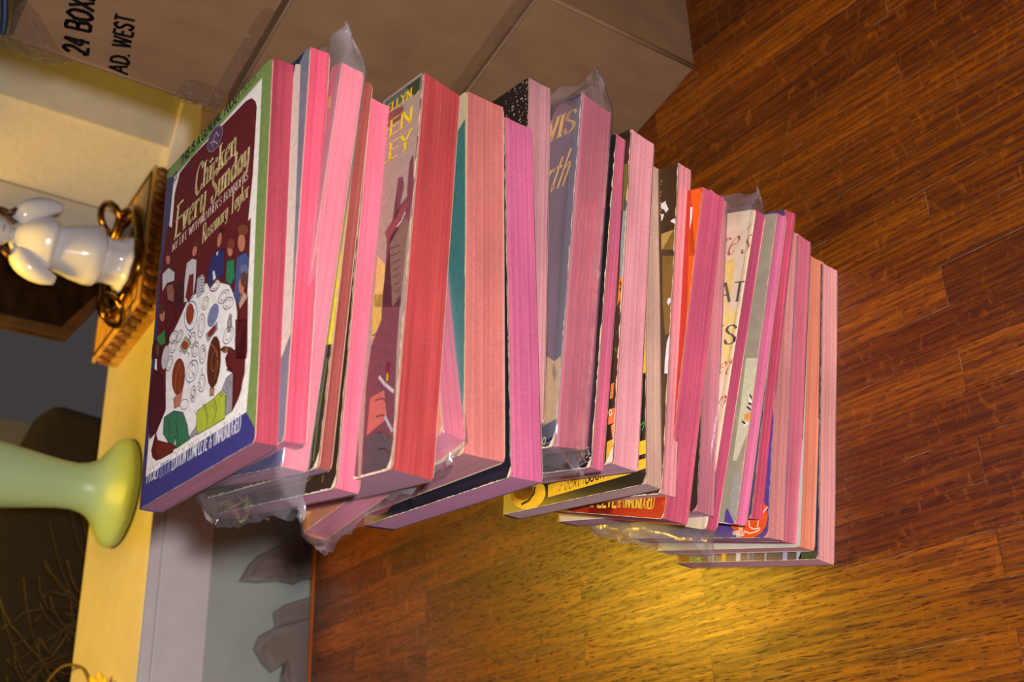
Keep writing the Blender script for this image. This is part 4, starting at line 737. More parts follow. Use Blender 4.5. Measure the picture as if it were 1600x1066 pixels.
 ('P',4,(240,234,228),[(6.18,3.68),(6.13,3.54),(6.02,3.45),(5.88,3.43),(5.72,3.48),(5.59,3.6),(5.51,3.76),(5.49,3.93),(5.54,4.07),(5.64,4.16),(5.79,4.18),(5.94,4.12),(6.07,4),(6.16,3.84)]),
 ('S',5,(150,140,138),[(6.18,3.68),(6.13,3.54),(6.02,3.45),(5.88,3.43),(5.72,3.48),(5.59,3.6),(5.51,3.76),(5.49,3.93),(5.54,4.07),(5.64,4.16),(5.79,4.18),(5.94,4.12),(6.07,4),(6.16,3.84),(6.18,3.68)],0.06),
 ('S',5,(90,84,88),[(6.02,3.73),(5.99,3.65),(5.93,3.59),(5.86,3.58),(5.77,3.61),(5.7,3.68),(5.65,3.77),(5.64,3.87),(5.67,3.96),(5.73,4.01),(5.81,4.03),(5.9,3.99),(5.97,3.93),(6.01,3.83),(6.02,3.73)],0.03),
 ('P',4,(240,234,228),[(8.51,4.86),(8.36,4.76),(8.16,4.72),(7.95,4.75),(7.77,4.84),(7.66,4.98),(7.63,5.13),(7.7,5.28),(7.85,5.38),(8.05,5.41),(8.26,5.38),(8.44,5.29),(8.55,5.15),(8.57,5)]),
 ('S',5,(150,140,138),[(8.51,4.86),(8.36,4.76),(8.16,4.72),(7.95,4.75),(7.77,4.84),(7.66,4.98),(7.63,5.13),(7.7,5.28),(7.85,5.38),(8.05,5.41),(8.26,5.38),(8.44,5.29),(8.55,5.15),(8.57,5),(8.51,4.86)],0.06),
 ('S',5,(90,84,88),[(8.33,4.95),(8.24,4.89),(8.13,4.87),(8.01,4.88),(7.91,4.93),(7.85,5.01),(7.84,5.1),(7.88,5.18),(7.97,5.24),(8.09,5.27),(8.2,5.25),(8.3,5.2),(8.36,5.13),(8.37,5.04),(8.33,4.95)],0.03),
 ('P',4,(240,234,228),[(3.42,6.62),(3.3,6.54),(3.15,6.51),(2.98,6.53),(2.84,6.6),(2.75,6.7),(2.74,6.82),(2.79,6.93),(2.91,7.01),(3.07,7.04),(3.24,7.01),(3.37,6.94),(3.46,6.84),(3.48,6.72)]),
 ('S',5,(150,140,138),[(3.42,6.62),(3.3,6.54),(3.15,6.51),(2.98,6.53),(2.84,6.6),(2.75,6.7),(2.74,6.82),(2.79,6.93),(2.91,7.01),(3.07,7.04),(3.24,7.01),(3.37,6.94),(3.46,6.84),(3.48,6.72),(3.42,6.62)],0.06),
 ('S',5,(90,84,88),[(3.28,6.69),(3.21,6.64),(3.12,6.62),(3.03,6.63),(2.95,6.67),(2.91,6.73),(2.9,6.79),(2.94,6.86),(3.01,6.91),(3.1,6.93),(3.19,6.92),(3.26,6.88),(3.31,6.82),(3.32,6.75),(3.28,6.69)],0.03),
 ('P',4,(240,234,228),[(2.84,6.34),(2.73,6.26),(2.57,6.23),(2.4,6.25),(2.26,6.32),(2.17,6.42),(2.15,6.54),(2.21,6.65),(2.33,6.73),(2.49,6.76),(2.65,6.73),(2.8,6.67),(2.88,6.56),(2.9,6.44)]),
 ('S',5,(150,140,138),[(2.84,6.34),(2.73,6.26),(2.57,6.23),(2.4,6.25),(2.26,6.32),(2.17,6.42),(2.15,6.54),(2.21,6.65),(2.33,6.73),(2.49,6.76),(2.65,6.73),(2.8,6.67),(2.88,6.56),(2.9,6.44),(2.84,6.34)],0.06),
 ('S',5,(90,84,88),[(2.7,6.41),(2.63,6.36),(2.54,6.34),(2.45,6.35),(2.37,6.38),(2.32,6.44),(2.31,6.51),(2.35,6.58),(2.42,6.62),(2.51,6.65),(2.61,6.64),(2.68,6.6),(2.73,6.54),(2.74,6.47),(2.7,6.41)],0.03),
 ('P',4,(240,234,228),[(2.81,6.78),(2.66,6.72),(2.46,6.71),(2.26,6.75),(2.1,6.84),(2,6.96),(1.99,7.07),(2.07,7.17),(2.22,7.23),(2.42,7.24),(2.62,7.2),(2.78,7.11),(2.88,7),(2.89,6.88)]),
 ('S',5,(150,140,138),[(2.81,6.78),(2.66,6.72),(2.46,6.71),(2.26,6.75),(2.1,6.84),(2,6.96),(1.99,7.07),(2.07,7.17),(2.22,7.23),(2.42,7.24),(2.62,7.2),(2.78,7.11),(2.88,7),(2.89,6.88),(2.81,6.78)],0.06),
 ('S',5,(90,84,88),[(2.64,6.87),(2.55,6.83),(2.44,6.82),(2.33,6.84),(2.24,6.89),(2.19,6.96),(2.19,7.03),(2.24,7.08),(2.33,7.12),(2.44,7.13),(2.55,7.11),(2.64,7.06),(2.69,6.99),(2.69,6.93),(2.64,6.87)],0.03),
 ('P',4,(240,234,228),[(2.54,5.7),(2.44,5.59),(2.29,5.52),(2.13,5.52),(1.98,5.59),(1.88,5.7),(1.85,5.84),(1.89,5.98),(1.99,6.1),(2.14,6.16),(2.31,6.16),(2.45,6.09),(2.55,5.98),(2.58,5.84)]),
 ('S',5,(150,140,138),[(2.54,5.7),(2.44,5.59),(2.29,5.52),(2.13,5.52),(1.98,5.59),(1.88,5.7),(1.85,5.84),(1.89,5.98),(1.99,6.1),(2.14,6.16),(2.31,6.16),(2.45,6.09),(2.55,5.98),(2.58,5.84),(2.54,5.7)],0.06),
 ('S',5,(90,84,88),[(2.4,5.76),(2.34,5.69),(2.25,5.65),(2.16,5.65),(2.08,5.69),(2.03,5.75),(2.01,5.83),(2.04,5.92),(2.1,5.99),(2.18,6.03),(2.28,6.03),(2.36,5.99),(2.41,5.93),(2.42,5.85),(2.4,5.76)],0.03),
 ('P',4,(240,234,228),[(5.3,3.51),(5.27,3.38),(5.19,3.29),(5.08,3.26),(4.96,3.3),(4.85,3.4),(4.78,3.54),(4.76,3.7),(4.79,3.83),(4.88,3.92),(4.99,3.95),(5.11,3.91),(5.22,3.8),(5.28,3.66)]),
 ('S',5,(150,140,138),[(5.3,3.51),(5.27,3.38),(5.19,3.29),(5.08,3.26),(4.96,3.3),(4.85,3.4),(4.78,3.54),(4.76,3.7),(4.79,3.83),(4.88,3.92),(4.99,3.95),(5.11,3.91),(5.22,3.8),(5.28,3.66),(5.3,3.51)],0.06),
 ('S',5,(90,84,88),[(5.18,3.55),(5.16,3.47),(5.12,3.42),(5.06,3.4),(4.99,3.42),(4.93,3.48),(4.89,3.56),(4.88,3.66),(4.9,3.74),(4.95,3.79),(5.01,3.81),(5.08,3.79),(5.13,3.73),(5.17,3.64),(5.18,3.55)],0.03),
 ('P',4,(240,234,228),[(8.34,5.48),(8.31,5.32),(8.25,5.21),(8.18,5.16),(8.1,5.19),(8.04,5.29),(8,5.44),(7.99,5.62),(8.02,5.77),(8.08,5.89),(8.15,5.93),(8.23,5.9),(8.3,5.8),(8.33,5.65)]),
 ('S',5,(150,140,138),[(8.34,5.48),(8.31,5.32),(8.25,5.21),(8.18,5.16),(8.1,5.19),(8.04,5.29),(8,5.44),(7.99,5.62),(8.02,5.77),(8.08,5.89),(8.15,5.93),(8.23,5.9),(8.3,5.8),(8.33,5.65),(8.34,5.48)],0.06),
 ('S',5,(90,84,88),[(8.26,5.51),(8.25,5.41),(8.21,5.34),(8.17,5.32),(8.13,5.33),(8.09,5.39),(8.07,5.48),(8.07,5.58),(8.09,5.68),(8.12,5.75),(8.16,5.78),(8.2,5.76),(8.24,5.7),(8.26,5.61),(8.26,5.51)],0.03),
 ('P',4,(240,234,228),[(8.37,5.44),(8.34,5.3),(8.29,5.21),(8.21,5.18),(8.12,5.21),(8.04,5.31),(7.99,5.44),(7.97,5.59),(7.99,5.73),(8.05,5.82),(8.14,5.86),(8.22,5.82),(8.3,5.72),(8.35,5.59)]),
 ('S',5,(150,140,138),[(8.37,5.44),(8.34,5.3),(8.29,5.21),(8.21,5.18),(8.12,5.21),(8.04,5.31),(7.99,5.44),(7.97,5.59),(7.99,5.73),(8.05,5.82),(8.14,5.86),(8.22,5.82),(8.3,5.72),(8.35,5.59),(8.37,5.44)],0.06),
 ('S',5,(90,84,88),[(8.28,5.47),(8.27,5.39),(8.23,5.33),(8.19,5.31),(8.14,5.33),(8.1,5.39),(8.07,5.47),(8.06,5.56),(8.07,5.64),(8.11,5.7),(8.15,5.72),(8.2,5.7),(8.24,5.64),(8.27,5.56),(8.28,5.47)],0.03),
 ('P',6,(146,62,32),[(4.53,7.27),(4.49,7.08),(4.37,6.96),(4.19,6.94),(4,7.01),(3.83,7.17),(3.71,7.39),(3.66,7.61),(3.7,7.81),(3.82,7.93),(4,7.95),(4.19,7.87),(4.37,7.71),(4.49,7.49)]),
 ('P',5,(170,168,120),[(3.27,6.24),(3.77,6.54),(4.42,6.02),(3.83,5.72)]),
 ('S',5,(59,58,42),[(3.27,6.24),(3.77,6.54),(4.42,6.02),(3.83,5.72),(3.27,6.24)],0.04),
 ('P',6,(150,64,50),[(4.18,5.99),(4.16,5.92),(4.07,5.89),(3.92,5.9),(3.76,5.95),(3.6,6.04),(3.48,6.15),(3.43,6.25),(3.45,6.33),(3.55,6.36),(3.69,6.35),(3.86,6.29),(4.02,6.2),(4.13,6.09)]),
 ('P',5,(170,150,150),[(5.95,5.86),(6.96,6.01),(7.02,5.7),(6.16,5.47)]),
 ('S',5,(59,52,52),[(5.95,5.86),(6.96,6.01),(7.02,5.7),(6.16,5.47),(5.95,5.86)],0.04),
 ('P',6,(130,40,44),[(6.72,5.65),(6.55,5.62),(6.38,5.61),(6.23,5.64),(6.14,5.7),(6.12,5.78),(6.18,5.85),(6.31,5.91),(6.48,5.95),(6.66,5.95),(6.81,5.92),(6.9,5.86),(6.91,5.79),(6.85,5.71)]),
 ('S',5,(110,100,104),[(5.01,3.77),(5.15,3.67),(4.93,3.51)],0.04),
 ('S',5,(110,100,104),[(4.02,5.75),(4.35,5.54),(4.28,5.42)],0.04),
 ('S',5,(110,100,104),[(6.04,2.86),(6.19,2.76),(6.24,2.56)],0.04),
 ('S',5,(110,100,104),[(4.14,6.65),(4.4,6.45),(4.35,6.27)],0.04),
 ('S',5,(110,100,104),[(5.3,2.83),(5.37,2.67),(5.55,2.58)],0.04),
 ('S',5,(110,100,104),[(3.19,6.12),(3.51,5.91),(3.36,5.84)],0.04),
 ('S',5,(110,100,104),[(5.71,4.51),(5.72,4.4),(5.85,4.17)],0.04),
 ('S',5,(110,100,104),[(8.15,2.94),(8.31,2.82),(8.36,2.64)],0.04),
 ('S',5,(110,100,104),[(4.05,6.53),(4.32,6.28),(4,6.25)],0.04),
 ('S',5,(110,100,104),[(4.94,5.82),(4.93,5.69),(5.19,5.55)],0.04),
 ('S',5,(110,100,104),[(4.23,6.41),(4.36,6.3),(4.21,6.18)],0.04),
 ('S',5,(110,100,104),[(3.11,3.18),(3.11,3.03),(3.39,2.87)],0.04),
 ('S',5,(110,100,104),[(5.51,3.98),(5.66,3.83),(5.64,3.69)],0.04),
 ('S',5,(110,100,104),[(8.31,3.15),(8.36,3.02),(8.31,2.95)],0.04),
 ('S',5,(110,100,104),[(8.53,3.02),(8.61,2.94),(8.59,2.77)],0.04),
 ('S',5,(110,100,104),[(7.12,2.55),(6.99,2.54),(7.29,2.22)],0.04),
 ('S',5,(110,100,104),[(4.76,5.15),(4.78,5.03),(4.78,4.92)],0.04),
 ('S',5,(110,100,104),[(6.31,2.81),(6.31,2.74),(6.52,2.55)],0.04),
 ('S',5,(110,100,104),[(4.51,5.14),(4.75,4.96),(4.76,4.86)],0.04),
 ('S',5,(110,100,104),[(4.83,3.63),(5.1,3.45),(4.82,3.44)],0.04),
 ('S',5,(110,100,104),[(5.71,5.37),(5.94,5.16),(5.68,5.17)],0.04),
 ('S',5,(110,100,104),[(7.64,2.8),(7.84,2.65),(7.59,2.61)],0.04),
 ('S',5,(110,100,104),[(4.72,4.69),(4.77,4.58),(5,4.41)],0.04),
 ('P',5,(92,60,96),[(6.15,14.78),(5.88,14.64),(5.54,14.62),(5.19,14.71),(4.91,14.91),(4.75,15.16),(4.75,15.43),(4.9,15.65),(5.18,15.78),(5.53,15.8),(5.87,15.7),(6.14,15.51),(6.3,15.25),(6.3,15)]),
 ('S',6,(150,130,150),[(6.15,14.78),(5.88,14.64),(5.54,14.62),(5.19,14.71),(4.91,14.91),(4.75,15.16),(4.75,15.43),(4.9,15.65),(5.18,15.78),(5.53,15.8),(5.87,15.7),(6.14,15.51),(6.3,15.25),(6.3,15),(6.15,14.78)],0.05),
 ('S',7,(190,176,190),[(5.32,14.86),(5.43,15.26),(5.63,15.5),(5.92,15.12)],0.05),
 ('S',7,(190,176,190),[(5.03,15.23),(5.4,15.16),(5.87,14.78)],0.05),
 ('T',6,(222,204,140),'Chicken',(3.71,13.24),(7.82,13.37),1.22,'fancy',0.25),
 ('T',6,(222,204,140),'Every',(1.7,12.07),(4.94,12.06),1.35,'fancy',0.25),
 ('T',6,(222,204,140),'Sunday',(5.55,12.03),(9.17,12.2),1.22,'fancy',0.25),
 ('T',6,(222,200,180),"MY LIFE WITH MOTHER'S BOARDERS",(1.51,11.4),(9.15,11.46),0.4,'serif',0.07),
 ('T',6,(222,204,140),'Rosemary Taylor',(4.9,10.42),(9.3,10.63),0.72,'fancy',0.11),
 ('T',6,(70,70,110),'522',(0.95,15.17),(1.4,15.28),0.42,'sans',0.07),
 ('T',6,(36,50,28),'THIS IS A GENUINE',(1.72,15.72),(6.04,15.96),0.5,'sans',0.1),
 ('T',6,(26,36,20),'POCKET',(6.39,15.9),(7.91,15.96),0.55,'sans',0.13),
 ('T',6,(90,112,52),'BOOK',(8.13,16),(9.48,16),0.5,'sans',0.06),
 ('T',6,(226,222,226),'POCKET',(0.65,0.97),(1.95,0.93),0.62,'sans',0.15),
 ('T',6,(150,150,190),'BOOK',(2.09,0.85),(3.18,0.84),0.58,'sans',0.06),
 ('T',6,(226,222,226),'EDITION COMPLETE & UNABRIDGED',(3.32,0.87),(9.64,0.79),0.66,'sans',0.14),
],
2: [
 ('P',0,(28,34,66),[(7.98,16.93),(9.3,16.48),(10.63,16.38),(10.29,16.44),(9.67,15.93),(9.05,15.76)]),
 ('P',1,(212,200,182),[(9.4,16.19),(9.9,15.9),(10.31,10.01),(10.69,4.12),(10.01,3.32),(8.77,7.87),(8.79,13.51)]),
],
3: [
 ('P',1,(46,66,120),[(10.49,0.03),(10.03,2.19),(1.99,1.76),(1.98,-.21)]),
 ('P',1,(200,170,60),[(9.64,15.06),(9.95,14.9),(10.06,14.35),(9.69,14.54)]),
],
4: [
 ('P',1,(236,222,30),[(11.69,13.61),(11.1,7.26),(11.23,4.75),(9.91,4.94),(8.22,6.38),(7.23,15.35)]),
 ('P',2,(58,50,40),[(11.15,4.66),(10.61,0.12),(9.25,0),(8.33,3.7),(10.11,4.76)]),
 ('S',3,(120,130,60),[(10.41,4.31),(10.25,2.33),(10.2,0.37)],0.08),
],
5: [
 ('S',3,(190,150,50),[(0.61,0.96),(0.93,0.22)],0.09),
 ('S',3,(190,150,50),[(1.15,0.11),(2.37,0.21),(3.24,0.4)],0.09),
 ('S',3,(190,150,50),[(1.67,0.56),(2.39,0.65),(2.94,0.37)],0.09),
 ('S',3,(150,110,40),[(9.68,0.64),(9.69,0.37)],0.06),
 ('S',3,(110,84,50),[(4.08,0.58),(6.35,0.54),(8.45,0.55),(9.39,0.86)],0.1),
],
6: [
 ('P',0,(150,130,118),[(10.53,16.3),(7.48,16.51),(6.95,7.16),(8.27,-.3),(10.73,-.01),(10.54,10.99)]),
 ('P',1,(84,88,82),[(7.6,16.16),(10.49,16.16),(10.49,15.51),(9.16,15.57),(7.89,15.54)]),
 ('P',2,(52,58,34),[(9.27,16.11),(10.44,16.11),(10.39,15.55),(10.05,15.41),(9.62,15.89)]),
 ('P',1,(112,72,68),[(7.89,15.54),(9.2,15.33),(9.41,14.73),(7.94,14.81)]),
 ('P',1,(196,164,92),[(8.19,9.02),(8.87,8.43),(9,7.42),(8.95,6.64),(8.23,6.83)]),
 ('P',1,(188,160,70),[(8.86,7.2),(8.13,7.39),(8.32,5.4),(8.9,6.07)]),
 ('P',2,(104,58,66),[(9.32,12.02),(9.68,11.96),(9.83,11.52),(9.76,11.15),(9.65,10.73),(10.15,10.94),(10.1,11.35),(10.12,12.43),(10.29,12.67),(10.41,12.52),(10.58,11.02),(10.4,9.03),(10.34,6.76),(10.34,6.28),(8.95,6.64),(8.85,9.44),(8.64,9.89),(9.27,10.31),(9.27,11.48),(10.26,6.82),(10.32,4.65),(10.59,1.16),(10.44,0.12),(8.42,0.06),(8.2,3.68),(8.32,5.18),(8.96,6.13),(8.86,7.2)]),
 ('P',3,(112,88,76),[(10.25,10.06),(10.44,9.7),(10.34,6.76),(9.72,6.44),(9.09,9.21),(9.76,9.76)]),
 ('P',3,(124,62,66),[(8.65,9.81),(10.09,10.73),(10.3,10.51),(9.97,10.15),(8.92,9.41)]),
 ('S',4,(196,180,176),[(9.55,9.83),(9.87,9.96),(10.12,10.26)],0.07),
 ('S',4,(84,50,54),[(9.12,9.05),(9.47,8.98),(9.95,8.95)],0.05),
 ('S',4,(84,50,54),[(9.24,8.71),(9.58,8.64),(9.99,8.65)],0.05),
 ('S',4,(84,50,54),[(9.36,8.37),(9.68,8.31),(10.04,8.35)],0.05),
 ('S',4,(84,50,54),[(9.48,8.03),(9.78,7.98),(10.08,8.05)],0.05),
 ('S',4,(84,50,54),[(9.6,7.7),(9.89,7.65),(10.12,7.76)],0.05),
 ('S',4,(84,50,54),[(9.72,7.37),(9.99,7.33),(10.17,7.47)],0.05),
 ('S',4,(84,50,54),[(9.83,7.04),(10.09,7.01),(10.21,7.17)],0.05),
 ('S',4,(84,50,54),[(9.95,6.72),(10.19,6.69),(10.25,6.88)],0.05),
 ('S',4,(84,50,54),[(10.06,6.4),(10.29,6.37),(10.29,6.6)],0.05),
 ('S',4,(90,60,60),[(8.36,5.62),(8.91,5.63),(9.64,5.24)],0.06),
 ('S',4,(90,60,60),[(8.53,4.92),(9.07,4.92),(9.75,4.56)],0.06),
 ('S',4,(90,60,60),[(8.7,4.23),(9.24,4.22),(9.85,3.88)],0.06),
 ('S',4,(90,60,60),[(8.87,3.55),(9.41,3.54),(9.96,3.22)],0.06),
 ('S',4,(90,60,60),[(9.03,2.88),(9.57,2.86),(10.06,2.56)],0.06),
 ('S',4,(90,60,60),[(9.19,2.22),(9.73,2.19),(10.16,1.91)],0.06),
 ('S',4,(90,60,60),[(9.35,1.57),(9.88,1.53),(10.26,1.27)],0.06),
 ('S',4,(90,60,60),[(9.51,0.92),(10.04,0.88),(10.36,0.63)],0.06),
 ('P',4,(178,92,82),[(8.62,3.06),(9.64,3.16),(10.02,2),(8.6,1.59)]),
 ('P',5,(110,20,36),[(9.66,4.25),(9.96,4.18),(9.94,3.75),(9.64,3.74)]),
 ('S',5,(180,160,30),[(9.79,3.85),(9.81,3.5)],0.12),
 ('S',5,(170,160,160),[(9.18,3.77),(9.67,3.38),(10.36,2.97)],0.14),
 ('S',5,(160,150,150),[(9.87,2.1),(10.49,1.45)],0.14),
 ('P',4,(74,66,70),[(8.51,1.5),(9.56,1.6),(10.53,1.17),(10.37,0.16),(8.54,0.11)]),
 ('T',6,(214,186,20),'LLEWELLYN',(6.25,15.44),(9.85,15.44),0.42,'serif',0.1),
 ('T',6,(214,186,20),'GREEN',(5.44,14.26),(10.04,14.26),0.72,'serif',0.17),
 ('T',6,(214,186,20),'VALLEY',(4.69,13.12),(10.09,13.12),0.78,'serif',0.18),
],
8: [
 ('P',1,(56,104,100),[(10.56,14.91),(10.76,2.28),(10.58,0.26),(9.52,3.16),(8.79,12.16),(9.24,14.16)]),
 ('P',1,(226,120,60),[(10.55,1.61),(10.73,1.56),(10.74,1.04),(10.56,1.09)]),
],
10: [
 ('S',1,(90,70,60),[(10.06,14.56),(10.11,14.49)],0.1),
 ('S',1,(120,100,90),[(8.93,15.73),(8.95,15.68)],0.05),
 ('S',1,(90,70,60),[(9.73,15.91),(9.69,15.9)],0.08),
 ('S',1,(150,140,130),[(9.61,16.12),(9.57,16.09)],0.05),
 ('S',1,(120,100,90),[(9.99,16.08),(10.04,16.04)],0.09),
 ('S',1,(120,100,90),[(10.61,15.7),(10.59,15.65)],0.07),
 ('S',1,(90,70,60),[(10.11,15.84),(10.08,15.8)],0.06),
 ('S',1,(120,100,90),[(8.91,15.87),(8.89,15.85)],0.09),
 ('S',1,(90,70,60),[(9.98,14.94),(9.96,14.92)],0.09),
 ('S',1,(150,140,130),[(9.76,15.73),(9.75,15.7)],0.06),
 ('S',1,(150,140,130),[(10.65,13.81),(10.68,13.77)],0.09),
 ('S',1,(120,100,90),[(9.57,15.17),(9.57,15.13)],0.08),
 ('S',1,(120,100,90),[(10.6,15.82),(10.64,15.74)],0.06),
 ('S',1,(150,140,130),[(9.55,15.31),(9.51,15.28)],0.09),
 ('S',1,(120,100,90),[(10.42,16.1),(10.39,16.07)],0.06),
 ('S',1,(90,70,60),[(9.13,16.11),(9.14,16.08)],0.06),
 ('S',1,(120,100,90),[(9.16,16.59),(9.19,16.54)],0.07),
 ('S',1,(90,70,60),[(10.17,16.11),(10.17,16.07)],0.05),
 ('S',1,(150,140,130),[(10.02,14.37),(10.03,14.34)],0.1),
 ('S',1,(150,140,130),[(10.09,14.4),(10.13,14.36)],0.08),
 ('S',1,(150,140,130),[(10.64,14.57),(10.6,14.55)],0.05),
 ('S',1,(150,140,130),[(10.42,15.47),(10.46,15.41)],0.05),
 ('S',1,(90,70,60),[(9.9,14.1),(9.92,14.06)],0.06),
 ('S',1,(150,140,130),[(9.59,16.22),(9.63,16.16)],0.05),
 ('S',1,(120,100,90),[(10.64,14),(10.6,13.99)],0.09),
 ('S',1,(150,140,130),[(10.46,15.29),(10.49,15.24)],0.09),
 ('S',1,(150,140,130),[(9.58,14.86),(9.62,14.81)],0.1),
 ('S',1,(150,140,130),[(10.25,13.96),(10.27,13.91)],0.04),
 ('S',1,(90,70,60),[(9.87,15.83),(9.85,15.81)],0.07),
 ('S',1,(150,140,130),[(10.11,15.46),(10.13,15.41)],0.09),
 ('S',1,(90,70,60),[(9.57,14.53),(9.57,14.5)],0.06),
 ('S',1,(120,100,90),[(9.2,14.36),(9.24,14.29)],0.07),
 ('S',1,(90,70,60),[(10.18,14.56),(10.18,14.52)],0.1),
 ('S',1,(150,140,130),[(9.89,14.17),(9.9,14.11)],0.08),
 ('S',1,(120,100,90),[(10.17,16.24),(10.18,16.19)],0.05),
 ('S',1,(90,70,60),[(10.25,15.83),(10.21,15.81)],0.05),
 ('S',1,(150,140,130),[(8.94,16.55),(8.99,16.49)],0.07),
 ('S',1,(90,70,60),[(9.64,15.69),(9.65,15.65)],0.05),
 ('S',1,(150,140,130),[(10.49,16.15),(10.54,16.08)],0.09),
 ('S',1,(120,100,90),[(10.16,14.98),(10.17,14.95)],0.06),
 ('S',1,(150,140,130),[(9.88,14.13),(9.93,14.06)],0.07),
 ('S',1,(150,140,130),[(10.39,14.65),(10.39,14.62)],0.06),
 ('S',1,(120,100,90),[(9.74,16.02),(9.75,15.98)],0.09),
 ('S',1,(90,70,60),[(8.83,16.67),(8.88,16.61)],0.06),
 ('S',1,(150,140,130),[(10.5,14.79),(10.49,14.76)],0.06),
 ('S',1,(120,100,90),[(10.65,15.16),(10.67,15.13)],0.1),
 ('S',1,(150,140,130),[(9.79,15.47),(9.84,15.41)],0.1),
 ('S',1,(90,70,60),[(9.09,16.76),(9.11,16.71)],0.06),
 ('S',1,(120,100,90),[(10.36,14.22),(10.36,14.19)],0.05),
 ('S',1,(150,140,130),[(9.71,16.43),(9.69,16.42)],0.1),
 ('S',1,(150,140,130),[(9.44,15.16),(9.44,15.1)],0.09),
 ('S',1,(120,100,90),[(10.48,16.12),(10.46,16.09)],0.06),
 ('S',1,(150,140,130),[(9.44,15.35),(9.42,15.31)],0.09),
 ('S',1,(90,70,60),[(9.07,16.82),(9.07,16.77)],0.09),
 ('S',1,(150,140,130),[(9.84,16.42),(9.85,16.38)],0.1),
 ('S',1,(150,140,130),[(10.12,14.25),(10.12,14.21)],0.08),
 ('S',1,(120,100,90),[(10.53,15.01),(10.51,15)],0.09),
 ('S',1,(150,140,130),[(9.98,14.82),(10.02,14.78)],0.07),
 ('S',1,(150,140,130),[(9.9,15.22),(9.91,15.18)],0.07),
 ('S',1,(150,140,130),[(9,15.05),(9.03,14.99)],0.08),
 ('S',1,(120,100,90),[(8.95,15.09),(9.01,15.02)],0.04),
 ('S',1,(90,70,60),[(10.41,15.66),(10.44,15.62)],0.09),
 ('S',1,(150,140,130),[(10.72,14.35),(10.69,14.32)],0.06),
 ('S',1,(120,100,90),[(9.2,15.23),(9.2,15.18)],0.08),
 ('S',1,(120,100,90),[(9.41,15.26),(9.44,15.2)],0.05),
 ('S',1,(90,70,60),[(9.66,15.77),(9.66,15.74)],0.08),
 ('S',1,(150,140,130),[(10.53,15.8),(10.5,15.78)],0.07),
 ('S',1,(90,70,60),[(10.56,14.78),(10.53,14.77)],0.05),
 ('S',1,(120,100,90),[(10.39,15.51),(10.43,15.45)],0.07),
 ('S',1,(120,100,90),[(9.56,16.27),(9.58,16.24)],0.08),
 ('S',1,(90,70,60),[(9,16.54),(9,16.51)],0.07),
 ('S',1,(90,70,60),[(10.61,15.84),(10.57,15.81)],0.04),
 ('S',1,(90,70,60),[(9.22,14.42),(9.25,14.36)],0.05),
 ('S',1,(120,100,90),[(10.56,14.94),(10.52,14.91)],0.06),
 ('S',1,(90,70,60),[(9.3,15.89),(9.32,15.83)],0.06),
 ('S',1,(150,140,130),[(10.2,15.42),(10.23,15.37)],0.09),
 ('S',1,(90,70,60),[(9.85,15.01),(9.82,15)],0.04),
 ('S',1,(120,100,90),[(8.91,16.44),(8.86,16.41)],0.07),
 ('S',1,(150,140,130),[(10.24,16.27),(10.22,16.23)],0.1),
 ('S',1,(120,100,90),[(9.48,15.49),(9.45,15.48)],0.06),
 ('S',1,(120,100,90),[(9.64,14.41),(9.65,14.38)],0.09),
 ('S',1,(120,100,90),[(10.28,14.63),(10.28,14.6)],0.1),
 ('S',1,(90,70,60),[(9.62,14.28),(9.57,14.26)],0.09),
 ('S',1,(150,140,130),[(9.21,14.83),(9.19,14.79)],0.08),
 ('S',1,(120,100,90),[(9.15,16.29),(9.16,16.24)],0.08),
 ('S',1,(90,70,60),[(10.58,14.41),(10.56,14.39)],0.06),
 ('S',1,(120,100,90),[(10.26,14.53),(10.28,14.49)],0.05),
 ('S',1,(90,70,60),[(8.97,15.36),(9.03,15.32)],0.04),
 ('S',1,(120,100,90),[(10.31,15.24),(10.27,15.22)],0.09),
 ('S',1,(90,70,60),[(9.98,14.12),(9.93,14.09)],0.07),
],
11: [
 ('P',0,(58,46,62),[(10.78,16.21),(7.85,16.26),(9.4,4.03),(10.54,3.87)]),
 ('P',1,(92,78,70),[(8.67,14.58),(9.41,14.55),(10.63,13.89),(10.6,16.26),(9.68,16.34),(8.46,16.29)]),
 ('P',2,(70,56,66),[(8.58,14.51),(9.32,14.52),(9.72,14.36),(10.58,13.89),(10.64,16.25),(9.2,16.31),(8.42,16.23)]),
 ('T',6,(204,160,50),'LEWIS',(5.87,14.56),(10.27,14.56),1.05,'bodoni',0.26),
 ('T',6,(204,160,50),'Dodsworth',(3.9,11.99),(9.9,11.99),1.7,'script',0.24),
 ('P',3,(170,140,84),[(9.6,4.09),(10.17,3.79),(10.6,3.95),(10.85,2.42),(10.74,1.24),(9.73,0.95),(9.68,2.9)]),
 ('P',4,(120,96,60),[(10.14,3.73),(10.41,3.25),(10.32,2.82),(10.09,3.29)]),
 ('P',3,(34,32,58),[(9.67,1.01),(10.74,1.24),(10.67,0.38),(9.83,0.18)]),
 ('P',5,(226,206,170),[(10.81,2.76),(11.02,2.73),(11.15,-.09),(10.49,0.05),(10.64,0.6),(10.81,1.34)]),
 ('S',6,(180,176,150),[(10,0.31),(9.99,0.25),(9.95,0.2),(9.91,0.18),(9.86,0.19),(9.83,0.22),(9.8,0.28),(9.8,0.34),(9.82,0.4),(9.85,0.45),(9.89,0.47),(9.94,0.46),(9.98,0.43),(10,0.37),(10,0.31)],0.06),
],
12: [
 ('S',1,(190,180,176),[(11.18,0.8),(11.24,0.91)],0.04),
 ('S',1,(190,180,176),[(10.36,0.87),(10.41,0.95)],0.04),
 ('S',1,(190,180,176),[(10.21,0.9),(10.26,0.92)],0.04),
 ('S',1,(190,180,176),[(10.07,0.43),(10.15,0.49)],0.04),
 ('S',1,(190,180,176),[(9.9,0.65),(9.95,0.71)],0.04),
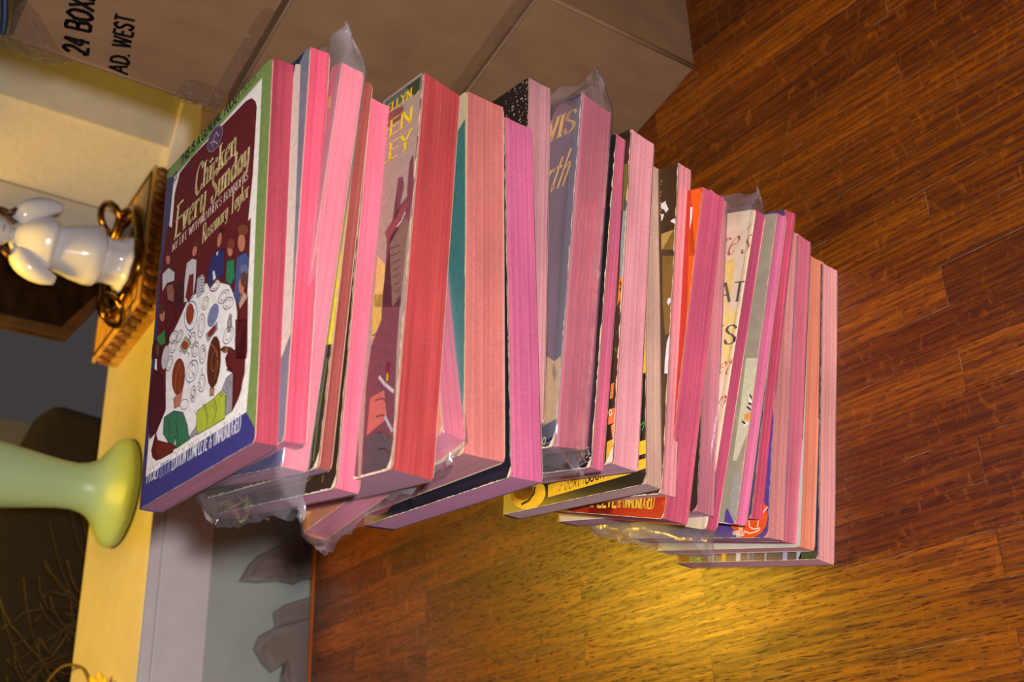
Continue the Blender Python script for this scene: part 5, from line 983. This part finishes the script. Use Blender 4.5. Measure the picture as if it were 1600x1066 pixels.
 ('S',1,(190,180,176),[(11.22,0.24),(11.33,0.33)],0.04),
 ('S',1,(190,180,176),[(9.82,0.42),(9.9,0.48)],0.04),
 ('S',1,(190,180,176),[(10.39,0.28),(10.5,0.31)],0.04),
 ('S',1,(190,180,176),[(10.27,0.48),(10.37,0.56)],0.04),
 ('S',1,(190,180,176),[(9.95,0.65),(10,0.69)],0.04),
 ('S',1,(190,180,176),[(11.04,0.55),(11.08,0.65)],0.04),
 ('S',1,(190,180,176),[(10.12,0.87),(10.2,0.93)],0.04),
 ('S',1,(190,180,176),[(10.12,0.89),(10.21,1)],0.04),
 ('S',1,(190,180,176),[(10.08,0.66),(10.14,0.76)],0.04),
 ('S',1,(190,180,176),[(10.42,0.6),(10.53,0.66)],0.04),
 ('S',1,(190,180,176),[(11.19,0.18),(11.29,0.24)],0.04),
 ('S',1,(190,180,176),[(10.52,0.07),(10.62,0.1)],0.04),
 ('S',1,(190,180,176),[(10.94,0.16),(11.01,0.2)],0.04),
 ('S',1,(190,180,176),[(10.34,0.8),(10.38,0.9)],0.04),
 ('S',1,(190,180,176),[(10.22,0.25),(10.28,0.35)],0.04),
 ('S',1,(190,180,176),[(10.98,0.3),(11.01,0.41)],0.04),
 ('S',1,(190,180,176),[(9.98,0.6),(10.09,0.62)],0.04),
 ('S',1,(190,180,176),[(10.71,0.66),(10.78,0.74)],0.04),
 ('S',1,(190,180,176),[(10.25,0.93),(10.34,0.97)],0.04),
 ('S',1,(190,180,176),[(10.87,0.79),(10.95,0.88)],0.04),
 ('S',1,(190,180,176),[(10.89,0.42),(11.01,0.46)],0.04),
 ('S',1,(190,180,176),[(9.95,0.64),(10.07,0.71)],0.04),
 ('S',1,(190,180,176),[(10.46,0.47),(10.57,0.49)],0.04),
 ('S',1,(190,180,176),[(10.68,-.1),(10.76,0)],0.04),
 ('S',1,(190,180,176),[(11.04,0.44),(11.09,0.46)],0.04),
 ('S',1,(190,180,176),[(9.85,0.38),(9.94,0.41)],0.04),
 ('S',1,(190,180,176),[(10.37,0.71),(10.43,0.8)],0.04),
 ('S',1,(190,180,176),[(10.65,0.54),(10.75,0.62)],0.04),
 ('S',1,(190,180,176),[(10.31,0.68),(10.44,0.71)],0.04),
 ('S',1,(190,180,176),[(11.12,0.23),(11.19,0.32)],0.04),
 ('S',1,(190,180,176),[(11.08,0.36),(11.11,0.46)],0.04),
 ('S',1,(190,180,176),[(9.97,0.22),(10.09,0.31)],0.04),
 ('S',1,(190,180,176),[(11,0.54),(11.1,0.57)],0.04),
 ('S',1,(190,180,176),[(10.8,0.07),(10.86,0.18)],0.04),
 ('S',1,(190,180,176),[(10.6,0.31),(10.65,0.38)],0.04),
 ('S',1,(190,180,176),[(10.23,0.92),(10.29,1)],0.04),
 ('S',1,(190,180,176),[(10.56,0.19),(10.63,0.21)],0.04),
 ('S',1,(190,180,176),[(11.1,-.08),(11.2,-.03)],0.04),
 ('S',1,(190,180,176),[(10.66,0.08),(10.73,0.14)],0.04),
 ('S',1,(190,180,176),[(10.85,0.35),(10.9,0.45)],0.04),
 ('S',1,(190,180,176),[(9.91,0.61),(10,0.65)],0.04),
 ('S',1,(190,180,176),[(10.88,0.57),(10.99,0.65)],0.04),
 ('S',1,(190,180,176),[(10.85,0.81),(10.95,0.86)],0.04),
 ('S',1,(190,180,176),[(11.31,-.07),(11.41,-.04)],0.04),
 ('S',1,(190,180,176),[(10.95,0.25),(11,0.32)],0.04),
],
13: [
 ('P',1,(120,140,130),[(10.4,12.77),(10.82,12.65),(10.94,8.8),(10.41,8.8),(10.36,10.52)]),
 ('P',2,(196,112,36),[(10.41,8.86),(10.76,8.7),(10.82,8.36),(10.46,8.26),(10.62,7.82),(10.36,7.41)]),
 ('P',1,(96,92,40),[(10.31,14.57),(10.59,14.48),(10.69,12.04),(10.32,12.14)]),
 ('P',2,(216,128,74),[(10.41,1.78),(11.16,2.04),(10.84,1.79),(10.55,1.19)]),
 ('P',2,(196,158,50),[(10.19,1.06),(10.64,1.15),(10.67,0.36),(10.2,0.17)]),
 ('P',2,(206,110,60),[(10.21,2.55),(10.82,2.59),(10.79,1.89),(10.19,1.84)]),
 ('P',2,(206,110,60),[(10.25,3.73),(10.46,3.76),(10.44,3.05),(10.22,3.02)]),
 ('S',3,(226,206,190),[(10.41,2.37),(10.41,2.32),(10.38,2.29),(10.35,2.27),(10.3,2.27),(10.26,2.3),(10.23,2.35),(10.22,2.4),(10.22,2.45),(10.25,2.49),(10.28,2.51),(10.33,2.5),(10.37,2.47),(10.4,2.43),(10.41,2.37)],0.06),
 ('S',2,(60,70,50),[(10.6,3.11),(10.66,2.99)],0.1),
 ('S',2,(70,40,36),[(10.89,2.64),(10.94,2.56)],0.1),
 ('S',2,(60,70,50),[(10.96,4.51),(11.01,4.36)],0.1),
 ('S',2,(60,70,50),[(10.4,6.21),(10.46,6.03)],0.1),
 ('S',2,(90,84,40),[(11.02,4.29),(11.08,4.11)],0.1),
 ('S',2,(70,40,36),[(10.49,7.27),(10.54,7.1)],0.1),
 ('S',2,(90,84,40),[(10.86,8.02),(10.92,7.87)],0.1),
 ('S',2,(90,84,40),[(10.57,3.89),(10.62,3.75)],0.1),
 ('S',2,(60,70,50),[(10.79,4.69),(10.85,4.54)],0.1),
 ('S',2,(60,70,50),[(10.61,5.99),(10.67,5.85)],0.1),
 ('S',2,(90,84,40),[(10.56,7.06),(10.62,6.91)],0.1),
 ('S',2,(90,84,40),[(10.59,2.7),(10.64,2.61)],0.1),
 ('S',2,(60,70,50),[(10.66,6.72),(10.72,6.63)],0.1),
 ('S',2,(60,70,50),[(10.66,7.37),(10.72,7.2)],0.1),
 ('S',2,(70,40,36),[(10.37,6.57),(10.42,6.48)],0.1),
 ('S',2,(90,84,40),[(10.41,5.4),(10.47,5.23)],0.1),
 ('S',2,(90,84,40),[(10.97,4.55),(11.03,4.38)],0.1),
 ('S',2,(90,84,40),[(10.89,4.74),(10.94,4.68)],0.1),
 ('S',2,(70,40,36),[(10.47,4.47),(10.52,4.38)],0.1),
 ('S',2,(70,40,36),[(10.46,4.81),(10.51,4.65)],0.1),
 ('S',2,(60,70,50),[(10.94,3.54),(10.99,3.36)],0.1),
 ('S',2,(90,84,40),[(10.74,5.17),(10.79,5.05)],0.1),
 ('S',2,(70,40,36),[(10.56,3.6),(10.61,3.49)],0.1),
 ('S',2,(60,70,50),[(10.78,5.71),(10.84,5.54)],0.1),
 ('S',2,(70,40,36),[(10.89,6.98),(10.95,6.87)],0.1),
 ('S',2,(70,40,36),[(10.65,7.82),(10.7,7.73)],0.1),
 ('S',2,(70,40,36),[(10.48,8.57),(10.54,8.38)],0.1),
 ('S',2,(60,70,50),[(10.74,8.09),(10.8,7.92)],0.1),
 ('S',2,(70,40,36),[(10.76,8.43),(10.82,8.26)],0.1),
 ('S',2,(90,84,40),[(10.51,7.37),(10.56,7.26)],0.1),
],
14: [
 ('P',1,(226,176,40),[(10.87,8.5),(11.23,8.73),(10.98,5.3),(10.64,5.26)]),
 ('P',1,(230,178,38),[(3.71,1.03),(10.79,1.19),(10.82,0.74),(9.57,0.62),(3.73,0.39)]),
 ('P',1,(230,178,38),[(9.57,2.05),(10.8,2.05),(10.81,1.42),(9.57,1.37)]),
 ('P',2,(232,178,38),[(3.47,0.94),(3.54,0.57),(3.33,0.24),(2.88,0.03),(2.27,-.03),(1.61,0.09),(1.04,0.35),(0.67,0.71),(0.58,1.1),(0.8,1.44),(1.28,1.65),(1.91,1.7),(2.57,1.57),(3.13,1.3)]),
 ('P',3,(150,70,24),[(2.48,1.08),(2.52,0.86),(2.4,0.68),(2.13,0.56),(1.78,0.53),(1.4,0.6),(1.08,0.75),(0.87,0.95),(0.83,1.17),(0.95,1.35),(1.22,1.47),(1.58,1.5),(1.96,1.43),(2.28,1.28)]),
 ('S',4,(34,24,14),[(2.65,1.06),(2.59,0.76),(2.16,0.45),(1.58,0.34)],0.14),
 ('T',6,(60,50,24),'Pocket',(4.59,0.53),(6.52,0.67),0.62,'script',0.05),
 ('T',6,(60,50,24),'BOOK',(6.61,0.66),(7.96,0.75),0.48,'sans',0.08),
 ('S',3,(50,140,70),[(10.56,2.53),(10.73,2.8),(10.7,2.92),(10.46,2.79)],0.06),
],
15: [
 ('P',1,(120,92,36),[(9.68,12.86),(10.68,12.91),(10.69,11.85),(9.76,12.06)]),
 ('P',2,(172,138,72),[(9.68,12.88),(10.55,12.9),(9.83,12.05),(9.76,12.06)]),
 ('P',1,(120,88,40),[(9.85,11.71),(10.73,11.52),(10.73,9.7),(10.66,7.69),(10.33,7.62),(10.05,9.23)]),
 ('P',2,(216,150,120),[(9.36,15.81),(9.56,15.78),(9.57,15.66),(9.39,15.69)]),
 ('P',2,(216,150,120),[(9.38,15.61),(9.58,15.58),(9.58,15.46),(9.4,15.49)]),
 ('P',2,(216,150,120),[(9.39,15.41),(9.59,15.38),(9.6,15.26),(9.41,15.29)]),
 ('P',2,(216,150,120),[(9.41,15.21),(9.61,15.18),(9.61,15.06),(9.43,15.09)]),
 ('P',2,(216,150,120),[(9.42,15.01),(9.62,14.98),(9.63,14.87),(9.44,14.9)]),
 ('P',2,(216,150,120),[(9.44,14.82),(9.63,14.78),(9.64,14.67),(9.46,14.7)]),
 ('P',2,(216,150,120),[(9.45,14.62),(9.65,14.59),(9.66,14.47),(9.47,14.5)]),
 ('P',2,(216,150,120),[(9.46,14.42),(9.66,14.39),(9.67,14.28),(9.49,14.3)]),
 ('P',2,(216,150,120),[(9.48,14.22),(9.68,14.19),(9.69,14.08),(9.5,14.11)]),
 ('P',2,(216,150,120),[(9.49,14.03),(9.69,14),(9.7,13.88),(9.52,13.91)]),
 ('P',3,(214,208,206),[(9.54,14.51),(9.68,14.52),(9.89,14.57),(9.91,14.44),(10.13,14.05),(9.93,13.93),(9.81,14.13),(9.6,14.24)]),
 ('P',3,(214,208,206),[(9.6,13.94),(9.8,13.9),(9.74,13.65),(9.63,13.55)]),
 ('P',3,(214,208,206),[(10.3,13.41),(10.51,13.48),(10.63,13.45),(10.66,13.12),(10.56,13.24),(10.42,13.3)]),
 ('P',3,(206,204,214),[(10.45,9.45),(10.58,9.43),(10.64,9.24),(10.48,9.07),(10.34,9.26)]),
 ('P',3,(206,204,214),[(10.63,7.6),(10.73,7.32),(10.67,6.39),(10.6,6.17),(10.68,5.69),(10.43,5.73),(10.42,6.37),(10.49,7.24)]),
 ('P',2,(226,140,80),[(10.62,2.76),(10.88,2.74),(10.87,1.97),(10.82,1.26),(10.7,1.27)]),
 ('S',3,(60,40,60),[(10.75,2.21),(10.74,1.94)],0.3),
 ('P',2,(66,44,24),[(9.31,16.27),(10.6,16.23),(10.67,14.16),(10.65,12.97),(9.68,12.88)]),
],
16: [
 ('P',1,(226,90,20),[(9.1,16.16),(9.92,16.11),(10.1,15.05),(10.22,12.97),(9.5,13.08),(9.38,15.18),(9.23,15.31),(10.14,8.17),(10.09,7.94),(10.18,9.69),(10.14,12.67),(9.5,12.76)]),
 ('P',2,(226,218,214),[(9.21,15.29),(9.41,15.25),(9.45,14.58),(9.39,14.1)]),
 ('P',1,(176,44,22),[(3.66,0.57),(4.52,0.61),(9.99,1.07),(10.09,0.36),(9.99,0.13),(9.71,0.04),(3.8,-.01)]),
 ('P',1,(176,44,22),[(2,0),(3.85,0.38),(5.91,0.66),(5.78,-.02),(3.94,0)]),
 ('P',2,(196,66,30),[(9.6,0.83),(10.06,0.89),(10.07,0.45)]),
 ('T',6,(226,206,60),'COMPLETE',(2.39,0.3),(6.13,0.43),0.62,'sans',0.13),
 ('T',6,(226,206,60),'& UNABRIDGED',(6.24,0.43),(9.16,0.47),0.72,'sans',0.14),
],
17: [
 ('P',1,(180,170,160),[(0.11,0.3),(2.77,0.1),(4.1,-.09),(2.26,-.06),(0.33,-.08)]),
],
18: [
 ('T',6,(196,74,40),"Shakespeare's",(1.68,14.04),(10.28,14.04),1.5,'script',0.16),
 ('T',6,(52,34,24),'GREAT',(5.36,11.52),(10.56,11.52),0.98,'serif',0.2),
 ('T',6,(52,34,24),'TALES',(5.26,9.29),(10.46,9.29),0.98,'serif',0.2),
 ('T',6,(196,74,40),'et',(9.46,7.76),(10.31,7.76),1,'script',0.12),
 ('T',6,(196,74,40),'n',(9.78,6.09),(10.38,6.09),0.9,'script',0.12),
 ('P',1,(226,204,96),[(8.8,13.68),(9.47,13.86),(9.59,12.59),(9.62,11.01),(9.38,11.02)]),
 ('P',1,(232,214,110),[(9.38,11.02),(10.24,10.98),(10.26,8.76),(9.89,7.66),(9.37,10.34)]),
],
19: [
 ('P',1,(196,190,160),[(9.87,8.47),(10.73,8.45),(10.83,6.76),(10.75,4.99),(10.16,3.18),(9.9,3.17),(9.92,5.97)]),
 ('S',3,(60,54,46),[(10.47,6.56),(10.68,6.32)],0.1),
 ('S',3,(60,54,46),[(10.45,6.14),(10.69,6.05)],0.1),
 ('S',3,(60,54,46),[(10.39,5.95),(10.71,5.75)],0.1),
 ('S',3,(60,54,46),[(10.19,5.2),(10.41,5.08)],0.1),
 ('P',2,(216,150,60),[(10.29,5.57),(10.66,5.68),(10.65,5.21),(10.28,5.28)]),
 ('P',2,(222,216,206),[(10.5,6.59),(10.67,6.37),(10.69,6.07),(10.44,6.17)]),
 ('P',2,(222,216,206),[(10.39,5.18),(10.7,5.09),(10.3,4.93)]),
 ('P',2,(150,150,140),[(10.17,2.54),(10.62,2.56),(10.67,0.17),(10.49,0.25),(10.02,0.83)]),
 ('P',3,(84,58,140),[(9.96,0.8),(10.55,0.08),(10.5,0.02),(9.9,-.02),(9.87,0.58)]),
],
21: [
 ('P',2,(220,84,26),[(10.53,1.12),(10.43,0.62),(10.09,0.22),(9.57,0),(8.96,0),(8.39,0.23),(7.97,0.64),(7.79,1.16),(7.89,1.68),(8.25,2.08),(8.8,2.3),(9.41,2.28),(9.97,2.03),(10.37,1.62)]),
 ('S',4,(236,206,180),[(9.24,0.87),(9.33,0.55),(9.63,0.45),(10.02,0.5),(10,0.4),(9.71,0.31),(9.32,0.24),(8.97,0.36)],0.07),
 ('S',4,(236,206,180),[(8.62,0.56),(8.64,0.36),(8.16,0.29),(8.21,0.19),(8.64,0.27),(8.73,0.51)],0.07),
 ('S',4,(236,206,180),[(8.79,0.53),(8.82,0.22),(8.41,0.17),(8.47,0.09),(8.92,0.14),(8.97,0.36)],0.07),
 ('S',4,(236,206,180),[(9.9,0.88),(9.86,0.55)],0.07),
 ('S',4,(236,206,180),[(10.17,1.27),(10.47,1.55)],0.07),
],
23: [
 ('P',1,(190,200,184),[(5.46,0),(6.45,0.05),(7.96,0.06),(8.23,0.02),(6.32,-.07)]),
 ('P',1,(196,200,190),[(0.2,0.05),(1.72,0.02),(1.74,-.21),(0.23,-.18)]),
],
24: [
 ('P',1,(120,110,110),[(2.13,0.63),(2.55,0.61),(2.53,-.22),(2.11,-.21)]),
 ('P',1,(150,140,140),[(2.96,0.6),(3.12,0.6),(3.09,-.23),(2.94,-.22)]),
 ('P',1,(196,190,186),[(4.77,0.56),(5.11,0.55),(5.08,-.26),(4.74,-.25)]),
 ('P',1,(140,120,120),[(5.55,0.54),(5.84,0.53),(5.8,-.27),(5.52,-.27)]),
 ('P',1,(120,110,120),[(5.93,0.53),(6.12,0.52),(6.09,-.28),(5.9,-.27)]),
 ('P',1,(160,150,150),[(6.88,0.5),(7.01,0.5),(6.98,-.29),(6.84,-.29)]),
 ('P',1,(150,150,170),[(8.16,0.47),(8.47,0.46),(8.44,-.32),(8.12,-.31)]),
 ('P',1,(150,156,170),[(9.1,0.44),(9.4,0.43),(9.36,-.33),(9.06,-.33)]),
 ('P',1,(214,160,50),[(3.67,0.59),(3.98,0.58),(3.95,-.24),(3.65,-.24)]),
 ('P',1,(150,110,30),[(0.21,0.68),(1.07,0.65),(1.05,-.19),(0.19,-.18)]),
 ('P',1,(60,70,40),[(9.4,0.5),(10.35,0.54),(10.19,0.08),(9.2,-.03)]),
 ('S',3,(150,190,60),[(1.18,0.28),(1.34,0.27),(1.31,0.11),(1.52,0.02),(1.45,-.09),(1.8,-.07)],0.09),
 ('S',3,(150,190,60),[(1.42,0.27),(1.51,0.13),(1.75,0.07)],0.09),
 ('S',3,(150,190,60),[(1.82,0.26),(2.06,0.2),(2.03,0.12),(1.67,0.13)],0.09),
],
}

# per book: cover colour, page colours (two stains and the pale sheet lines), label
K_ = {
 1: ((60, 50, 96), (125, 39, 51), (146, 56, 69), (162, 85, 87), 'topmost paperback, green-edged cover with a crowd round a white dinner table'),
 2: ((112, 122, 138), (172, 61, 80), (188, 73, 92), (182, 95, 101), 'second paperback from the top, grey-blue cover with a cream panel'),
 3: ((176, 84, 98), (195, 86, 104), (210, 106, 115), (220, 159, 133), 'third paperback from the top, sealed in a clear plastic bag with a loose end'),
 4: ((52, 46, 38), (115, 51, 44), (131, 63, 55), (147, 98, 83), 'thin paperback with brownish red page edges and a yellow patch on its cover'),
 5: ((54, 40, 28), (194, 81, 101), (205, 96, 113), (197, 125, 120), 'paperback with bright pink pages and gold marks on a dark cover corner'),
 6: ((96, 74, 70), (143, 44, 46), (161, 61, 57), (186, 130, 92), 'thick red-edged paperback whose cover shows yellow letters and a brick tower'),
 7: ((196, 110, 40), (176, 72, 96), (196, 87, 108), (220, 124, 130), 'skewed bagged paperback with an orange cover, its corner jutting out to the left'),
 8: ((188, 168, 130), (163, 89, 82), (177, 103, 94), (186, 136, 121), 'thick salmon-edged paperback with a teal and cream cover'),
 9: ((26, 26, 36), (169, 80, 117), (183, 92, 121), (191, 130, 142), 'magenta-edged paperback with a plain black cover jutting out to the left'),
 10: ((26, 18, 16), (159, 104, 109), (170, 122, 125), (179, 155, 147), 'pale pink-edged paperback with a speckled black cover corner at the right'),
 11: ((52, 42, 56), (212, 100, 126), (224, 118, 136), (232, 153, 149), 'bagged paperback with gold letters on a dark violet cover'),
 12: ((30, 26, 30), (182, 81, 109), (197, 99, 124), (210, 148, 147), 'thin paperback directly under the bagged violet one, scuffed dark cover corner'),
 13: ((46, 34, 22), (207, 137, 144), (221, 154, 158), (229, 184, 175), 'thick pale pink-edged paperback with a dark cover and an orange face sliver'),
 14: ((36, 32, 22), (196, 159, 139), (209, 170, 146), (222, 192, 167), 'beige-edged paperback with a black and yellow cover and a round yellow badge'),
 15: ((66, 46, 26), (212, 132, 138), (224, 146, 150), (230, 164, 160), 'paperback with a dark brown cover flaked with white paper loss'),
 16: ((176, 50, 26), (186, 76, 105), (205, 93, 116), (226, 138, 145), 'rose-edged paperback with an orange-red cover and yellow lettering on a red band'),
 17: ((60, 40, 40), (201, 118, 132), (212, 134, 146), (222, 165, 163), 'paperback with rounded pale corners directly above the cream-covered bagged book'),
 18: ((224, 206, 168), (206, 74, 116), (222, 92, 128), (214, 124, 130), 'bagged paperback with red script and dark capitals on a cream cover'),
 19: ((150, 140, 120), (214, 105, 146), (229, 123, 159), (239, 171, 173), 'thin bright pink-edged paperback directly under the bagged cream-covered book'),
 20: ((70, 60, 90), (195, 72, 100), (218, 90, 114), (241, 138, 145), 'thin deep rose-edged paperback resting on the purple-covered book'),
 21: ((74, 58, 126), (197, 126, 122), (211, 140, 132), (226, 165, 147), 'paperback with a purple cover and a round orange badge, fourth from the floor'),
 22: ((40, 32, 34), (236, 117, 142), (249, 139, 155), (249, 210, 202), 'paperback with streaked mauve-pink pages, third from the floor'),
 23: ((170, 176, 166), (230, 136, 103), (245, 157, 127), (245, 182, 122), 'orange-pink-edged paperback with a torn whitish cover, second from the floor'),
 24: ((58, 44, 66), (221, 149, 145), (234, 165, 159), (240, 183, 171), 'bottom paperback of the stack, pale pink pages, lying on the wooden floor'),
}

CREAM = mat('worn_paper_edge', (176, 134, 112), .8, noise=(.1, 200, (1, 1, 1)))
def outline(W, L, r, n=5):
    """cover outline, spine at x=0, rounded at the two fore-edge corners; counter-clockwise"""
    P = [(0, 0)]
    for k in range(n+1): a = -math.pi/2+math.pi/2*k/n; P.append((W-r+r*math.cos(a), r+r*math.sin(a)))
    for k in range(n+1): a = math.pi/2*k/n; P.append((W-r+r*math.cos(a), L-r+r*math.sin(a)))
    P.append((0, L)); return P
def paperback(spec):
    k, o_, X, Y, t, L, W, sx, sy = spec; ccol, pa, pb, pl, label = K_[k]
    X = Vector(X); Y = Vector(Y)
    if k == 18: t = 1.2
    if k == 24: X.z = 0; Y.z = 0; o_ = (o_[0], o_[1], t+.02)
    X.normalize(); Z = X.cross(Y).normalized(); Y = Z.cross(X).normalized()
    o0 = Vector(o_)-Z*t
    M = Matrix((X, Y, Z)).transposed().to_4x4(); M.translation = o0*S
    root = empty('paperback_book', M); tag(root, label, 'book', 'paperbacks in the stack')
    def sh(x, y, z):
        f = (t-z); return (x+f*sy, y-f*sx, z)
    CM = mat('cover_%d' % k, ccol, .36, noise=(.10, 140, (1, 1, 1)))
    ct = .032; rc = .3 if k not in (14, 17, 21) else .55; b = MB()
    ol = outline(W, L, rc)
    def leaf(z0, z1):
        n = len(ol); V = [sh(x, y, z0) for x, y in ol]+[sh(x, y, z1) for x, y in ol]
        b.add(V, [tuple(range(n))[::-1], tuple(range(n, 2*n))], 0); b.add(V, [(i, (i+1) % n, n+(i+1) % n, n+i) for i in range(n)], 1)
    leaf(0, ct); leaf(t-ct, t)
    # spine, slightly rounded
    V = []; ns = 6
    for j in range(ns+1):
        z = t*j/ns; bulge = -.12*math.sin(math.pi*j/ns)
        V += [sh(bulge, 0, z), sh(bulge, L, z), sh(.06, L, z), sh(.06, 0, z)]
    F = []
    for j in range(ns):
        for i in range(4): F.append((4*j+i, 4*j+(i+1) % 4, 4*j+4+(i+1) % 4, 4*j+4+i))
    b.add(V, F, 0)
    cov_ = b.build('cover', [CM, CREAM], root)
    # page block, with a few proud and recessed gatherings
    rnd = random.Random(k*7+1); V = []; F = []; n = max(6, int(t/.12)); ny = 14; zs = [ct+(t-2*ct)*j/n for j in range(n+1)]
    jit = [rnd.uniform(-.010, .010) for _ in zs]
    for j, z in enumerate(zs):
        edge = .035+.03*math.sin(math.pi*j/n)+jit[j]
        for i in range(ny+1): 
            y = .03+(L-.06)*i/ny; V.append(sh(W-edge+.012*math.sin(i*.9+k), y, z))
        for i in range(ny+1): 
            y = .03+(L-.06)*(1-i/ny); V.append(sh(.1, y, z))
    m_ = 2*(ny+1)
    for j in range(n):
        for i in range(m_): F.append((j*m_+i, j*m_+(i+1) % m_, (j+1)*m_+(i+1) % m_, (j+1)*m_+i))
    F += [tuple(range(m_))[::-1], tuple(range(n*m_, (n+1)*m_))]
    PM = page_mat('pages_%d' % k, pa, pb, pl, k*1.37)
    mesh('page_block', V, F, PM, root)
    # printing and wear on the front cover
    ill = []; txt = []; conv = [(x*.999+.004, y) for x, y in ol]
    for it in PRINTS.get(k, []):
        if it[0] == 'P': ill.append((it[1], it[2], it[3]))
        elif it[0] == 'S': ill += [(it[1], it[2], q) for q in ribbon(it[3], lambda th, w_=it[4]: w_)]
        else: txt += [(it[1], it[2], q) for q in lettering(it[3], it[4], it[5], it[6], it[7], it[8])]
    wear = WEAR.get(k, (.03, .2))
    y = 0.0; P = []
    while y < L:      # ragged pale rubbed edge
        w_ = wear[0]*rnd.uniform(.2, 1.5); st = rnd.uniform(.12, .4); P.append((y, w_)); y += st
    for (y0, a), (y1, c) in zip(P, P[1:]+[(L, .05)]): ill.append((5, (206, 172, 146), [(W-a, y0), (W, y0), (W, y1), (W-c, y1)]))
    cw = wear[1]; ill.append((5, (222, 200, 168), [(W-cw, 0), (W, 0), (W, cw*1.6), (W-cw*.5, cw*.7)]))
    x = W
    while x > .5:
        st = rnd.uniform(.15, .5); ill.append((5, (214, 196, 172), [(x-st, 0), (x, 0), (x, rnd.uniform(.3, 1)*wear[0]), (x-st*.5, rnd.uniform(.3, 1.4)*wear[0]), (x-st, rnd.uniform(.2, 1)*wear[0])])); x -= st
    prints('cover_print', ill, t, conv, cov_)
    if txt: prints('cover_lettering', txt, t, conv, cov_)
    return root
WEAR = {1: (.02, .12), 4: (.09, .5), 5: (.08, .45), 6: (.10, .45), 11: (.07, .5), 12: (.08, .4), 13: (.08, .6), 15: (.07, .3), 9: (.04, .3), 8: (.03, .2), 18: (.01, .05), 14: (.03, .3), 16: (.03, .25), 19: (.05, .2)}
roots = {b_[0]: paperback(b_) for b_ in BOOKS}

# clear bags round four of the books
def bag(k, near, far, label, seed, lowf=0.0, up=0.0, rise=0.0):
    """near: how far the loose end reaches past the foot of the book, far: past its head"""
    spec = BOOKS[k-1]; _, o_, X, Y, t, L, W, sx, sy = spec; mw = roots[k].matrix_world
    root = bpy.data.objects.new('plastic_bag', None); col.objects.link(root); root.matrix_world = mw.copy(); tag(root, label, 'bag', 'clear bags round the paperbacks')
    rnd = random.Random(seed); V = []; F = []; g = .07
    ts = [-near]+[-near*q for q in (.85, .7, .55, .4, .25, .12)]+[-.05]+[L*i/16 for i in range(1, 16)]+[L+.05]+[L+far*q for q in (.12, .25, .4, .55, .7, .85, 1)]
    cs_n = 60
    for y in ts:
        if y < 0: u_ = min(1, -y/near)
        elif y > L: u_ = min(1, (y-L)/far)
        else: u_ = 0
        sq = 1-u_*.93
        for i in range(cs_n):
            a = i/cs_n; per = [(-g-.1, -g), (W+g, -g), (W+g, t+g), (-g-.1, t+g)]; q = a*4; s_ = int(q); f = q-s_
            if s_ % 2 == 1: f = f
            p, r = per[s_ % 4], per[(s_+1) % 4]; x = p[0]+(r[0]-p[0])*f; z = p[1]+(r[1]-p[1])*f
            zc = t*.45+(lowf if y < 0 else up)*u_
            z2 = zc+(z-zc)*sq; x2 = W/2+(x-W/2)*(1-.10*u_)
            nz = noise.noise_vector(Vector((x2*.9, y*.9, z*1.4+seed*5)))
            amp = .03+.42*u_
            f_ = t-z
            n2 = noise.noise_vector(Vector((x2*2.6, y*2.6, z*3+seed))); nz = nz+n2*(.45*u_)
            cl = Vector((x2+f_*sy*(1-u_), y-f_*sx, z2))+Vector((nz.x*.5, nz.y*.9, nz.z))*amp
            if u_ > .9: cl.y += rnd.uniform(-.12, .12)
            V.append(tuple(cl))
    for j in range(len(ts)-1):
        for i in range(cs_n): F.append((j*cs_n+i, j*cs_n+(i+1) % cs_n, (j+1)*cs_n+(i+1) % cs_n, (j+1)*cs_n+i))
    mesh('clear_film', V, F, POLY, root, smooth=True)
    return root
bag(3, 1.6, 1.9, 'clear plastic bag round the third book from the top, its loose end sticking up', 3, up=.6, lowf=-.7)
bag(7, .9, .8, 'clear plastic bag round the skewed book whose corner juts out below the tower cover', 5)
bag(11, .9, 1.2, 'clear plastic bag round the book with the dark violet cover and gold letters', 8, up=.4, lowf=-.3)
bag(18, 1.3, 1.1, 'clear plastic bag round the book with the cream cover in the lower stack', 12, lowf=-.9, up=.3)
